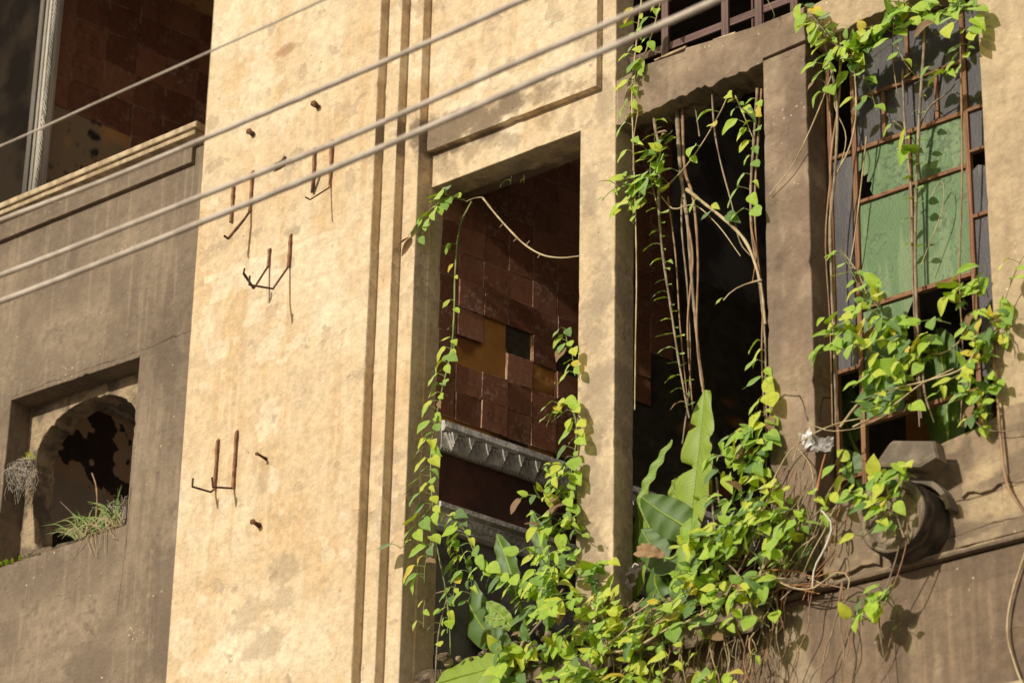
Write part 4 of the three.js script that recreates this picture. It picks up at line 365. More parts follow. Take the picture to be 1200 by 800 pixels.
{n:"root_tangle",l:"tangle of dry brown and orange roots hanging over the ledge below the stained pier",c:"roots",g:"",s:[{p:[[1.778,6.77,0.02],[1.703,6.662,0.06],[1.713,6.522,0.1],[1.649,6.448,0.116],[1.545,6.354,0.108],[1.468,6.247,0.1]],r:0.001530162636054475,k:2},{p:[[1.692,6.937,0.02],[1.648,6.856,0.06],[1.567,6.753,0.1],[1.493,6.696,0.116],[1.47,6.658,0.108],[1.357,6.588,0.1]],r:0.0019574454511718004,k:2},{p:[[1.591,6.757,0.02],[1.579,6.606,0.06],[1.565,6.514,0.1],[1.577,6.377,0.116],[1.524,6.271,0.108],[1.48,6.18,0.1]],r:0.0022039477959700966,k:2},{p:[[1.595,6.886,0.02],[1.582,6.808,0.06],[1.591,6.72,0.1],[1.559,6.627,0.116],[1.528,6.573,0.108],[1.495,6.523,0.1]],r:0.0017737472812696825,k:2},{p:[[1.903,6.688,0.02],[1.863,6.593,0.06],[1.889,6.492,0.1],[1.812,6.424,0.116],[1.769,6.393,0.108],[1.747,6.316,0.1]],r:0.0022819069112394426,k:4},{p:[[1.554,6.84,0.02],[1.529,6.726,0.06],[1.543,6.626,0.1],[1.505,6.478,0.116],[1.424,6.404,0.108],[1.408,6.319,0.1]],r:0.0029972228092703355,k:2},{p:[[1.538,6.784,0.02],[1.557,6.654,0.06],[1.557,6.563,0.1],[1.514,6.502,0.116],[1.489,6.402,0.108],[1.485,6.339,0.1]],r:0.0037983898805597762,k:2},{p:[[1.926,6.807,0.02],[1.895,6.72,0.06],[1.866,6.567,0.1],[1.861,6.483,0.116],[1.777,6.422,0.108],[1.719,6.329,0.1]],r:0.0032986436334299383,k:4},{p:[[1.668,6.786,0.02],[1.615,6.674,0.06],[1.566,6.586,0.1],[1.536,6.478,0.116],[1.429,6.392,0.108],[1.365,6.335,0.1]],r:0.0015266355111516925,k:4},{p:[[1.844,6.861,0.02],[1.824,6.791,0.06],[1.811,6.671,0.1],[1.789,6.599,0.116],[1.732,6.545,0.108],[1.71,6.5,0.1]],r:0.002268980292169159,k:2},{p:[[1.743,6.928,0.02],[1.707,6.795,0.06],[1.624,6.684,0.1],[1.585,6.58,0.116],[1.494,6.492,0.108],[1.417,6.405,0.1]],r:0.003156953291526725,k:1},{p:[[1.599,6.855,0.02],[1.578,6.752,0.06],[1.562,6.721,0.1],[1.507,6.665,0.116],[1.445,6.595,0.108],[1.348,6.552,0.1]],r:0.0023075296243629407,k:4},{p:[[1.548,6.968,0.02],[1.53,6.857,0.06],[1.479,6.794,0.1],[1.44,6.719,0.116],[1.325,6.683,0.108],[1.263,6.609,0.1]],r:0.0021743411861664887,k:2},{p:[[1.861,6.832,0.02],[1.82,6.73,0.06],[1.795,6.605,0.1],[1.712,6.558,0.116],[1.652,6.499,0.108],[1.548,6.404,0.1]],r:0.002914886489813583,k:2},{p:[[1.652,6.766,0.02],[1.621,6.666,0.06],[1.585,6.571,0.1],[1.525,6.512,0.116],[1.499,6.455,0.108],[1.422,6.383,0.1]],r:0.003673904949157208,k:2},{p:[[1.726,6.901,0.02],[1.689,6.817,0.06],[1.699,6.781,0.1],[1.641,6.712,0.116],[1.609,6.631,0.108],[1.526,6.606,0.1]],r:0.0018559610088121105,k:2},{p:[[1.64,6.839,0.02],[1.592,6.726,0.06],[1.579,6.632,0.1],[1.542,6.553,0.116],[1.497,6.461,0.108],[1.438,6.38,0.1]],r:0.002858850803261273,k:1},{p:[[1.517,6.884,0.02],[1.474,6.801,0.06],[1.447,6.738,0.1],[1.416,6.679,0.116],[1.338,6.627,0.108],[1.244,6.608,0.1]],r:0.003155101713924682,k:2},{p:[[1.712,6.782,0.02],[1.709,6.715,0.06],[1.676,6.671,0.1],[1.671,6.572,0.116],[1.644,6.545,0.108],[1.571,6.512,0.1]],r:0.0016116743799847694,k:2},{p:[[1.632,6.978,0.02],[1.608,6.858,0.06],[1.637,6.737,0.1],[1.601,6.599,0.116],[1.615,6.512,0.108],[1.565,6.391,0.1]],r:0.00312328001418259,k:3},{p:[[1.579,6.853,0.02],[1.535,6.791,0.06],[1.514,6.735,0.1],[1.509,6.627,0.116],[1.476,6.605,0.108],[1.4,6.54,0.1]],r:0.0028805005470344475,k:3},{p:[[1.665,6.82,0.02],[1.624,6.764,0.06],[1.587,6.681,0.1],[1.473,6.666,0.116],[1.387,6.582,0.108],[1.317,6.555,0.1]],r:0.0033584663006601236,k:2},{p:[[1.709,6.879,0.02],[1.679,6.795,0.06],[1.708,6.741,0.1],[1.684,6.684,0.116],[1.687,6.649,0.108],[1.625,6.589,0.1]],r:0.002384624723519505,k:2},{p:[[1.913,6.817,0.02],[1.867,6.728,0.06],[1.834,6.612,0.1],[1.781,6.522,0.116],[1.71,6.418,0.108],[1.606,6.355,0.1]],r:0.0031622617998088237,k:2},{p:[[1.788,6.751,0.02],[1.77,6.62,0.06],[1.738,6.542,0.1],[1.678,6.438,0.116],[1.624,6.308,0.108],[1.599,6.231,0.1]],r:0.0015010111539220188,k:3},{p:[[1.641,6.754,0.02],[1.598,6.699,0.06],[1.557,6.576,0.1],[1.463,6.535,0.116],[1.353,6.472,0.108],[1.291,6.431,0.1]],r:0.0015762520395866233,k:1},{p:[[1.661,6.796,0.02],[1.67,6.74,0.06],[1.653,6.663,0.1],[1.604,6.615,0.116],[1.592,6.573,0.108],[1.515,6.509,0.1]],r:0.0030098792722811373,k:4},{p:[[1.683,6.733,0.02],[1.681,6.634,0.06],[1.63,6.584,0.1],[1.628,6.467,0.116],[1.579,6.435,0.108],[1.521,6.373,0.1]],r:0.0016399937744586018,k:3},{p:[[1.591,7.002,0.02],[1.556,6.901,0.06],[1.513,6.797,0.1],[1.426,6.67,0.116],[1.355,6.591,0.108],[1.264,6.506,0.1]],r:0.0034168834368674865,k:3},{p:[[1.649,6.982,0.02],[1.647,6.849,0.06],[1.632,6.733,0.1],[1.621,6.601,0.116],[1.643,6.48,0.108],[1.589,6.385,0.1]],r:0.0015400390208869172,k:4},{p:[[1.615,6.476,0.1],[1.58,6.363,0.092],[1.606,6.242,0.084],[1.614,6.147,0.076],[1.56,6.054,0.068],[1.57,5.945,0.06]],r:0.0028870134424028183,k:3},{p:[[1.484,6.574,0.1],[1.447,6.47,0.092],[1.378,6.341,0.084],[1.336,6.25,0.076],[1.307,6.126,0.068],[1.278,6.004,0.06]],r:0.002647609592420115,k:1},{p:[[1.917,6.362,0.1],[1.923,6.255,0.092],[1.92,6.154,0.084],[1.898,6.082,0.076],[1.893,5.981,0.068],[1.867,5.884,0.06]],r:0.0022572794375627587,k:3},{p:[[1.695,6.477,0.1],[1.616,6.399,0.092],[1.611,6.255,0.084],[1.529,6.187,0.076],[1.503,6.092,0.068],[1.425,5.974,0.06]],r:0.002343199615120921,k:3},{p:[[1.414,6.491,0.1],[1.412,6.403,0.092],[1.416,6.285,0.084],[1.424,6.165,0.076],[1.375,6.095,0.068],[1.391,5.981,0.06]],r:0.00297221714156212,k:4},{p:[[1.435,6.47,0.1],[1.362,6.403,0.092],[1.361,6.276,0.084],[1.28,6.226,0.076],[1.272,6.117,0.068],[1.203,6.019,0.06]],r:0.003053312980995874,k:3},{p:[[1.569,6.53,0.1],[1.534,6.426,0.092],[1.512,6.284,0.084],[1.522,6.171,0.076],[1.489,6.082,0.068],[1.461,5.967,0.06]],r:0.0031233051212895425,k:1},{p:[[1.462,6.517,0.1],[1.469,6.392,0.092],[1.442,6.3,0.084],[1.436,6.209,0.076],[1.408,6.078,0.068],[1.415,5.976,0.06]],r:0.0034765457279890537,k:4},{p:[[1.42,6.471,0.1],[1.404,6.365,0.092],[1.381,6.266,0.084],[1.369,6.162,0.076],[1.351,6.108,0.068],[1.329,5.994,0.06]],r:0.004387438381482666,k:1},{p:[[1.797,6.415,0.1],[1.751,6.317,0.092],[1.733,6.21,0.084],[1.671,6.11,0.076],[1.631,6.025,0.068],[1.605,5.938,0.06]],r:0.003608840781427751,k:3},{p:[[1.917,6.355,0.1],[1.897,6.262,0.092],[1.927,6.171,0.084],[1.926,6.061,0.076],[1.892,5.997,0.068],[1.891,5.879,0.06]],r:0.0035633523048944973,k:3},{p:[[1.925,6.368,0.1],[1.895,6.264,0.092],[1.853,6.166,0.084],[1.814,6.101,0.076],[1.784,5.994,0.068],[1.764,5.905,0.06]],r:0.0035085802198588792,k:3},{p:[[1.539,6.564,0.1],[1.53,6.446,0.092],[1.492,6.325,0.084],[1.497,6.212,0.076],[1.442,6.087,0.068],[1.432,5.973,0.06]],r:0.0018822928980198538,k:1},{p:[[1.578,6.459,0.1],[1.536,6.351,0.092],[1.527,6.281,0.084],[1.539,6.173,0.076],[1.495,6.082,0.068],[1.472,5.965,0.06]],r:0.0028371497340658777,k:3},{p:[[1.916,6.369,0.1],[1.917,6.287,0.092],[1.892,6.181,0.084],[1.906,6.069,0.076],[1.882,5.987,0.068],[1.877,5.882,0.06]],r:0.004212875645570612,k:1},{p:[[1.617,6.399,0.1],[1.594,6.288,0.092],[1.544,6.24,0.084],[1.509,6.144,0.076],[1.416,6.047,0.068],[1.398,5.98,0.06]],r:0.0018088662865599805,k:4},{p:[[1.952,6.298,0.1],[1.892,6.242,0.092],[1.85,6.153,0.084],[1.812,6.049,0.076],[1.744,6.005,0.068],[1.699,5.918,0.06]],r:0.0039303001548292756,k:1},{p:[[1.58,6.501,0.1],[1.572,6.402,0.092],[1.581,6.295,0.084],[1.556,6.188,0.076],[1.562,6.034,0.068],[1.559,5.947,0.06]],r:0.004321562791329423,k:1},{p:[[1.361,6.519,0.12],[1.428,6.495,0.116],[1.57,6.442,0.112],[1.615,6.421,0.108],[1.712,6.401,0.104],[1.818,6.385,0.1]],r:0.004912219439136392,k:3},{p:[[1.343,6.517,0.12],[1.473,6.475,0.116],[1.565,6.477,0.112],[1.638,6.42,0.108],[1.762,6.382,0.104],[1.871,6.369,0.1]],r:0.00375707869253913,k:4},{p:[[1.364,6.466,0.12],[1.466,6.446,0.116],[1.585,6.416,0.112],[1.7,6.38,0.108],[1.805,6.379,0.104],[1.936,6.333,0.1]],r:0.0037623501425372787,k:3},{p:[[1.375,6.465,0.12],[1.443,6.456,0.116],[1.571,6.388,0.112],[1.611,6.408,0.108],[1.717,6.374,0.104],[1.805,6.338,0.1]],r:0.004550371575573107,k:4},{p:[[1.533,6.498,0.12],[1.614,6.486,0.116],[1.726,6.446,0.112],[1.786,6.415,0.108],[1.898,6.421,0.104],[1.957,6.388,0.1]],r:0.0037705083807348973,k:4},{p:[[1.49,6.486,0.12],[1.559,6.451,0.116],[1.594,6.452,0.112],[1.656,6.438,0.108],[1.735,6.431,0.104],[1.805,6.388,0.1]],r:0.0043097540009531515,k:2},{p:[[1.525,6.508,0.14],[1.653,6.402,0.136],[1.781,6.355,0.132],[1.93,6.399,0.128],[1.973,6.359,0.124],[1.961,6.317,0.12]],r:0.005,k:2},{p:[[1.839,6.703,0.12],[1.889,6.624,0.12],[1.856,6.534,0.12],[1.797,6.451,0.12],[1.781,6.358,0.12]],r:0.006,k:5},{p:[[1.659,7.0,0.06],[1.73,7.143,0.06],[1.862,7.088,0.06],[2.015,7.067,0.06],[2.146,7.092,0.06]],r:0.003,k:2},{p:[[1.538,6.933,0.05],[1.631,7.051,0.05],[1.744,7.102,0.05],[1.9,7.121,0.05],[2.01,7.112,0.05]],r:0.004,k:2},{p:[[1.669,7.065,0.04],[1.734,6.967,0.04],[1.752,6.822,0.04]],r:0.004,k:2},{p:[[1.779,6.829,0.06],[1.809,6.941,0.06],[1.828,6.988,0.06]],r:0.006,k:4}],rows:[],mass:[]},
{n:"root_tangle",l:"dry brown creeper stems hanging from the broken sill between the piers",c:"roots",g:"",s:[{p:[[1.189,6.434,0.1],[1.213,6.328,0.11],[1.205,6.231,0.12],[1.137,6.186,0.09],[1.138,6.086,0.06]],r:0.003040214902889962,k:3},{p:[[0.995,6.446,0.1],[0.992,6.415,0.11],[0.995,6.353,0.12],[0.967,6.299,0.09],[0.904,6.26,0.06]],r:0.0029518633734514897,k:1},{p:[[1.358,6.399,0.1],[1.362,6.314,0.11],[1.422,6.194,0.12],[1.415,6.125,0.09],[1.382,6.03,0.06]],r:0.003719191015252655,k:3},{p:[[0.742,6.491,0.1],[0.723,6.401,0.11],[0.761,6.287,0.12],[0.745,6.202,0.09],[0.73,6.123,0.06]],r:0.0036173253818759534,k:3},{p:[[0.71,6.593,0.1],[0.674,6.49,0.11],[0.719,6.407,0.12],[0.675,6.319,0.09],[0.62,6.227,0.06]],r:0.0037746352923541324,k:3},{p:[[1.276,6.362,0.1],[1.268,6.266,0.11],[1.225,6.147,0.12],[1.213,6.092,0.09],[1.16,6.012,0.06]],r:0.00209003218573647,k:2},{p:[[0.789,6.469,0.1],[0.826,6.382,0.11],[0.883,6.307,0.12],[0.838,6.253,0.09],[0.856,6.165,0.06]],r:0.0024405214703143076,k:3},{p:[[0.725,6.543,0.1],[0.72,6.397,0.11],[0.669,6.299,0.12],[0.638,6.235,0.09],[0.602,6.113,0.06]],r:0.00324742580604934,k:1},{p:[[1.391,6.326,0.1],[1.382,6.231,0.11],[1.318,6.201,0.12],[1.26,6.112,0.09],[1.211,6.085,0.06]],r:0.0017067185904117805,k:1},{p:[[1.549,6.234,0.1],[1.558,6.17,0.11],[1.603,6.059,0.12],[1.571,5.979,0.09],[1.592,5.901,0.06]],r:0.002898365945673197,k:1},{p:[[0.789,6.531,0.1],[0.787,6.493,0.11],[0.788,6.413,0.12],[0.797,6.386,0.09],[0.751,6.322,0.06]],r:0.0019010212357737275,k:1},{p:[[1.528,6.346,0.1],[1.573,6.248,0.11],[1.56,6.138,0.12],[1.559,6.083,0.09],[1.545,6.01,0.06]],r:0.00226870473004921,k:2},{p:[[1.026,6.367,0.1],[1.006,6.278,0.11],[0.935,6.208,0.12],[0.894,6.106,0.09],[0.818,6.05,0.06]],r:0.0035304308868163306,k:2},{p:[[0.723,6.465,0.1],[0.674,6.381,0.11],[0.664,6.313,0.12],[0.628,6.258,0.09],[0.563,6.203,0.06]],r:0.0023462110073577585,k:2},{p:[[0.674,6.547,0.1],[0.658,6.492,0.11],[0.701,6.416,0.12],[0.637,6.359,0.09],[0.605,6.283,0.06]],r:0.002346343414950546,k:3},{p:[[1.294,6.395,0.1],[1.326,6.318,0.11],[1.32,6.239,0.12],[1.323,6.121,0.09],[1.29,6.066,0.06]],r:0.0031057017446027477,k:2},{p:[[1.576,6.24,0.1],[1.539,6.206,0.11],[1.509,6.109,0.12],[1.465,6.064,0.09],[1.397,6.049,0.06]],r:0.0017008224146830635,k:3},{p:[[0.995,6.405,0.1],[0.988,6.331,0.11],[0.956,6.272,0.12],[0.886,6.289,0.09],[0.827,6.226,0.06]],r:0.002068604031937487,k:1},{p:[[0.724,6.495,0.1],[0.684,6.373,0.11],[0.725,6.261,0.12],[0.69,6.168,0.09],[0.628,6.086,0.06]],r:0.00335207596878062,k:1},{p:[[1.27,6.376,0.1],[1.267,6.233,0.11],[1.239,6.144,0.12],[1.197,6.061,0.09],[1.192,5.928,0.06]],r:0.002674333963528821,k:1},{p:[[1.503,6.267,0.1],[1.447,6.202,0.11],[1.465,6.105,0.12],[1.416,6.048,0.09],[1.338,6.005,0.06]],r:0.004251444773879929,k:2},{p:[[1.435,6.233,0.1],[1.416,6.122,0.11],[1.446,5.991,0.12],[1.376,5.909,0.09],[1.375,5.829,0.06]],r:0.0033998020312497154,k:3},{p:[[1.054,6.336,0.1],[1.089,6.25,0.11],[1.079,6.202,0.12],[1.064,6.128,0.09],[1.019,6.105,0.06]],r:0.0029633301828150627,k:2},{p:[[0.62,6.615,0.1],[0.623,6.479,0.11],[0.638,6.387,0.12],[0.583,6.307,0.09],[0.579,6.205,0.06]],r:0.0021888597267949676,k:2},{p:[[0.727,6.48,0.1],[0.734,6.413,0.11],[0.754,6.314,0.12],[0.745,6.206,0.09],[0.743,6.144,0.06]],r:0.003838033231872867,k:3},{p:[[1.499,6.251,0.1],[1.545,6.156,0.11],[1.532,6.048,0.12],[1.546,5.95,0.09],[1.534,5.869,0.06]],r:0.004143005697956867,k:1},{p:[[1.211,6.477,0.1],[1.191,6.372,0.11],[1.205,6.321,0.12],[1.112,6.272,0.09],[1.094,6.196,0.06]],r:0.001606274232702024,k:2},{p:[[1.316,6.252,0.1],[1.343,6.129,0.11],[1.321,6.041,0.12],[1.294,5.902,0.09],[1.267,5.825,0.06]],r:0.0036857399807606723,k:2},{p:[[0.742,6.586,0.1],[0.752,6.55,0.11],[0.671,6.509,0.12],[0.641,6.448,0.09],[0.605,6.415,0.06]],r:0.0016433351725526364,k:1},{p:[[0.916,6.492,0.1],[0.919,6.419,0.11],[0.929,6.345,0.12],[0.85,6.309,0.09],[0.817,6.256,0.06]],r:0.002596456344600905,k:2},{p:[[1.463,6.417,0.1],[1.461,6.366,0.11],[1.436,6.282,0.12],[1.39,6.249,0.09],[1.366,6.175,0.06]],r:0.002571910797310526,k:1},{p:[[0.793,6.49,0.1],[0.821,6.395,0.11],[0.853,6.323,0.12],[0.827,6.228,0.09],[0.859,6.169,0.06]],r:0.0029980226503726233,k:3},{p:[[1.287,6.471,0.1],[1.241,6.369,0.11],[1.185,6.324,0.12],[1.121,6.242,0.09],[1.086,6.167,0.06]],r:0.004477623201661831,k:2},{p:[[1.403,6.399,0.1],[1.425,6.35,0.11],[1.371,6.321,0.12],[1.325,6.239,0.09],[1.313,6.226,0.06]],r:0.004007078029609843,k:2},{p:[[0.876,6.53,0.1],[0.852,6.505,0.11],[0.817,6.408,0.12],[0.799,6.372,0.09],[0.722,6.356,0.06]],r:0.0031715053890265694,k:2},{p:[[1.284,6.455,0.1],[1.293,6.327,0.11],[1.26,6.269,0.12],[1.244,6.196,0.09],[1.201,6.088,0.06]],r:0.004339103944350914,k:3},{p:[[1.015,6.464,0.1],[0.998,6.378,0.11],[1.033,6.243,0.12],[0.972,6.148,0.09],[0.981,6.033,0.06]],r:0.0034931605751784556,k:3},{p:[[0.838,6.377,0.1],[0.812,6.254,0.11],[0.778,6.187,0.12],[0.703,6.101,0.09],[0.643,6.005,0.06]],r:0.0032694439545070835,k:3},{p:[[1.268,6.322,0.1],[1.244,6.26,0.11],[1.259,6.156,0.12],[1.276,6.06,0.09],[1.235,5.982,0.06]],r:0.003316937162980609,k:2},{p:[[0.752,6.491,0.1],[0.721,6.43,0.11],[0.741,6.384,0.12],[0.71,6.328,0.09],[0.696,6.256,0.06]],r:0.0017381993749691156,k:2},{p:[[0.933,6.531,0.1],[0.9,6.423,0.11],[0.854,6.358,0.12],[0.859,6.27,0.09],[0.772,6.198,0.06]],r:0.004316316571922697,k:1},{p:[[1.384,6.231,0.1],[1.377,6.168,0.11],[1.384,6.116,0.12],[1.375,6.073,0.09],[1.343,6.046,0.06]],r:0.0036281354618724615,k:1},{p:[[1.186,6.314,0.1],[1.192,6.221,0.11],[1.181,6.153,0.12],[1.18,6.111,0.09],[1.16,6.054,0.06]],r:0.002209111854220338,k:1},{p:[[1.565,6.394,0.1],[1.603,6.306,0.11],[1.594,6.184,0.12],[1.595,6.08,0.09],[1.571,6.024,0.06]],r:0.001693710942018276,k:2},{p:[[1.063,6.485,0.1],[1.06,6.43,0.11],[1.009,6.397,0.12],[0.909,6.387,0.09],[0.862,6.336,0.06]],r:0.004180813407043954,k:2},{p:[[0.666,6.386,0.1],[0.676,6.306,0.11],[0.616,6.199,0.12],[0.562,6.14,0.09],[0.529,6.077,0.06]],r:0.0029304488502443294,k:2},{p:[[1.036,6.483,0.1],[1.013,6.426,0.11],[1.044,6.314,0.12],[1.01,6.295,0.09],[0.939,6.224,0.06]],r:0.0030945728016743557,k:2},{p:[[0.66,6.458,0.1],[0.715,6.401,0.11],[0.702,6.345,0.12],[0.704,6.27,0.09],[0.705,6.229,0.06]],r:0.004003426708030495,k:3},{p:[[1.332,6.294,0.1],[1.377,6.21,0.11],[1.349,6.16,0.12],[1.366,6.153,0.09],[1.354,6.105,0.06]],r:0.003061806678935853,k:2},{p:[[1.101,6.344,0.1],[1.168,6.292,0.11],[1.176,6.202,0.12],[1.177,6.168,0.09],[1.182,6.114,0.06]],r:0.00292124894681502,k:3},{p:[[0.989,6.51,0.1],[0.957,6.464,0.11],[0.886,6.419,0.12],[0.829,6.388,0.09],[0.757,6.337,0.06]],r:0.001705875663450352,k:1},{p:[[1.233,6.262,0.1],[1.23,6.163,0.11],[1.21,6.035,0.12],[1.201,5.892,0.09],[1.17,5.807,0.06]],r:0.003558211685650031,k:3},{p:[[1.051,6.478,0.1],[1.106,6.344,0.11],[1.092,6.228,0.12],[1.091,6.112,0.09],[1.117,5.994,0.06]],r:0.0035045187977926664,k:2},{p:[[1.448,6.222,0.1],[1.485,6.148,0.11],[1.445,6.119,0.12],[1.448,6.083,0.09],[1.442,6.022,0.06]],r:0.002618410407094069,k:2},{p:[[1.043,6.334,0.1],[1.005,6.301,0.11],[1.007,6.188,0.12],[0.927,6.172,0.09],[0.875,6.131,0.06]],r:0.0018411323598320688,k:1},{p:[[0.992,6.45,0.1],[0.97,6.383,0.11],[1.016,6.294,0.12],[0.953,6.243,0.09],[0.936,6.164,0.06]],r:0.0037728269724357356,k:2},{p:[[0.842,6.425,0.1],[0.826,6.354,0.11],[0.822,6.281,0.12],[0.794,6.226,0.09],[0.718,6.175,0.06]],r:0.0033651284181057967,k:3},{p:[[0.642,6.43,0.1],[0.66,6.361,0.11],[0.665,6.288,0.12],[0.648,6.237,0.09],[0.598,6.219,0.06]],r:0.003560936063733832,k:1},{p:[[1.071,6.43,0.2],[0.947,6.413,0.187],[0.838,6.407,0.173],[0.714,6.403,0.16]],r:0.003861872613347095,k:2},{p:[[1.046,6.374,0.2],[0.974,6.353,0.187],[0.895,6.328,0.173],[0.816,6.311,0.16]],r:0.003327470609921515,k:2},{p:[[1.035,6.393,0.2],[0.918,6.371,0.187],[0.799,6.349,0.173],[0.68,6.322,0.16]],r:0.003367677565965094,k:2},{p:[[1.147,6.377,0.2],[1.034,6.364,0.187],[0.949,6.33,0.173],[0.839,6.304,0.16]],r:0.005243820642700233,k:2},{p:[[1.09,6.406,0.2],[1.031,6.37,0.187],[0.947,6.328,0.173],[0.896,6.287,0.16]],r:0.0059531606882881945,k:2},{p:[[0.928,6.401,0.2],[0.846,6.368,0.187],[0.771,6.336,0.173],[0.674,6.311,0.16]],r:0.004883793708602853,k:2},{p:[[0.983,6.444,0.2],[0.879,6.421,0.187],[0.788,6.404,0.173],[0.682,6.384,0.16]],r:0.0040531694920931125,k:2},{p:[[-0.273,6.389,0.08],[-0.094,6.389,0.08],[0.109,6.38,0.08],[0.233,6.386,0.08]],r:0.012,k:1}],rows:[],mass:[]}];
const BANANAS = [{l:"torn upright banana plant standing in the opening between the two piers",v:[{p:[[1.006,6.792,-0.05],[1.042,6.943,-0.035],[1.083,7.155,-0.02],[1.115,7.332,-0.01],[1.143,7.503,0.0]],w:0.135,f:0.35,t:6,k:0},{p:[[1.062,6.893,0.0],[1.076,6.785,0.02],[1.067,6.687,0.04],[1.063,6.613,0.06]],w:0.085,f:0.5,t:1,k:1},{p:[[0.685,7.092,-0.12],[0.748,7.184,-0.113],[0.817,7.275,-0.107],[0.885,7.361,-0.1]],w:0.055,f:0.75,t:0,k:1},{p:[[1.057,6.843,-0.02],[0.987,6.899,0.013],[0.907,6.965,0.047],[0.846,7.027,0.08]],w:0.1,f:-0.1,t:0,k:2},{p:[[0.586,6.689,-0.2],[0.615,6.849,-0.2],[0.624,7.015,-0.2],[0.614,7.145,-0.2]],w:0.075,f:0.2,t:0,k:1},{p:[[0.732,6.662,-0.22],[0.715,6.741,-0.197],[0.771,6.846,-0.173],[0.77,6.964,-0.15]],w:0.09,f:0.1,t:1,k:2},{p:[[0.917,6.788,-0.1],[0.882,6.77,-0.083],[0.798,6.846,-0.067],[0.748,6.936,-0.05]],w:0.1,f:0.0,t:0,k:2},{p:[[1.006,6.751,-0.05],[1.014,6.571,0.0],[1.003,6.437,0.05]],w:0.09,f:0.2,t:1,k:2},{p:[[0.957,7.02,-0.08],[0.924,7.097,-0.06],[0.949,7.134,-0.04]],w:0.045,f:0.2,t:0,k:0},{p:[[0.763,6.44,-0.05],[0.806,6.524,-0.025],[0.872,6.603,0.0]],w:0.085,f:0.3,t:1,k:2}]},
{l:"young banana plant with blunt upright leaves below the tiled wall",v:[{p:[[0.023,6.778,-0.05],[-0.01,6.884,-0.05],[-0.055,7.001,-0.05],[-0.11,7.118,-0.05]],w:0.075,f:0.5,t:1,k:2},{p:[[0.164,6.889,-0.1],[0.136,6.993,-0.1],[0.098,7.11,-0.1],[0.055,7.216,-0.1]],w:0.055,f:0.6,t:1,k:2},{p:[[-0.323,6.381,0.1],[-0.162,6.375,0.12],[0.008,6.367,0.14],[0.204,6.369,0.16]],w:0.125,f:-0.1,t:0,k:0},{p:[[-0.583,7.088,-0.35],[-0.498,6.923,-0.333],[-0.384,6.77,-0.317],[-0.208,6.62,-0.3]],w:0.1,f:0.1,t:0,k:2},{p:[[0.155,6.798,-0.1],[0.048,6.814,-0.075],[-0.008,6.777,-0.05]],w:0.07,f:0.1,t:0,k:2},{p:[[0.054,6.595,0.02],[-0.0,6.658,0.03],[-0.087,6.746,0.04]],w:0.05,f:0.4,t:0,k:1},{p:[[0.032,6.654,0.02],[-0.016,6.643,0.035],[-0.086,6.671,0.05]],w:0.045,f:0.2,t:0,k:1}]},
{l:"dark green banana plant behind the broken lower panes of the steel window",v:[{p:[[2.196,7.084,-0.35],[2.197,7.288,-0.35],[2.18,7.499,-0.35],[2.161,7.651,-0.35]],w:0.15,f:0.2,t:0,k:2},{p:[[1.736,7.187,-0.3],[1.695,7.323,-0.3],[1.677,7.475,-0.3],[1.665,7.542,-0.3]],w:0.1,f:0.2,t:0,k:2},{p:[[1.805,6.927,-0.25],[1.774,7.01,-0.233],[1.72,7.08,-0.217],[1.689,7.164,-0.2]],w:0.09,f:0.1,t:0,k:2},{p:[[2.286,7.078,-0.4],[2.294,7.239,-0.4],[2.345,7.389,-0.4]],w:0.13,f:0.2,t:0,k:2}]}];
// ---------- leaves ----------
const leafTex = (seed, edge) => texture(64, 128, (u, v) => {
  const x = Math.abs(u - 0.5) * 2, n = fbm(u * 6 + seed, v * 9, 3), vein = Math.abs(((v - x * 0.32) * 7) % 1 - 0.5) < 0.06 ? 0.16 : 0; let c = [0.72 + 0.4 * n, 0.76 + 0.32 * n, 0.7 + 0.4 * n];
  c = mix(c, [1.25, 1.15, 1.4], x < 0.07 ? 0.6 : vein); c = mix(c, [1.3, 0.9, 0.5], edge * sm(0.6, 0.72, fbm(u * 9 + seed * 3, v * 14, 3))); return c.map((k) => Math.min(1, k * 0.8));
});
const LT = [leafTex(1, 0), leafTex(5, 0.25), leafTex(9, 0.6)];
const leafMat = (r, g, b, t, tr = 0.48) => new THREE.MeshPhysicalMaterial({ color: lin(r, g, b), map: LT[t], roughness: 0.7, transmission: tr, thickness: 0, side: THREE.DoubleSide });
const LM = [leafMat(0.56, 0.80, 0.022, 0), leafMat(0.42, 0.68, 0.022, 1), leafMat(0.76, 0.86, 0.03, 1), leafMat(0.29, 0.52, 0.026, 0), leafMat(0.15, 0.31, 0.026, 1), leafMat(0.90, 0.74, 0.03, 2), leafMat(0.60, 0.78, 0.024, 2), leafMat(0.30, 0.17, 0.06, 2, 0.3)];
const pickTone = (r) => { const v = r(); return LM[v < 0.28 ? 0 : v < 0.48 ? 1 : v < 0.68 ? 2 : v < 0.82 ? 3 : v < 0.91 ? 4 : v < 0.935 ? 5 : v < 0.955 ? 7 : 6]; };
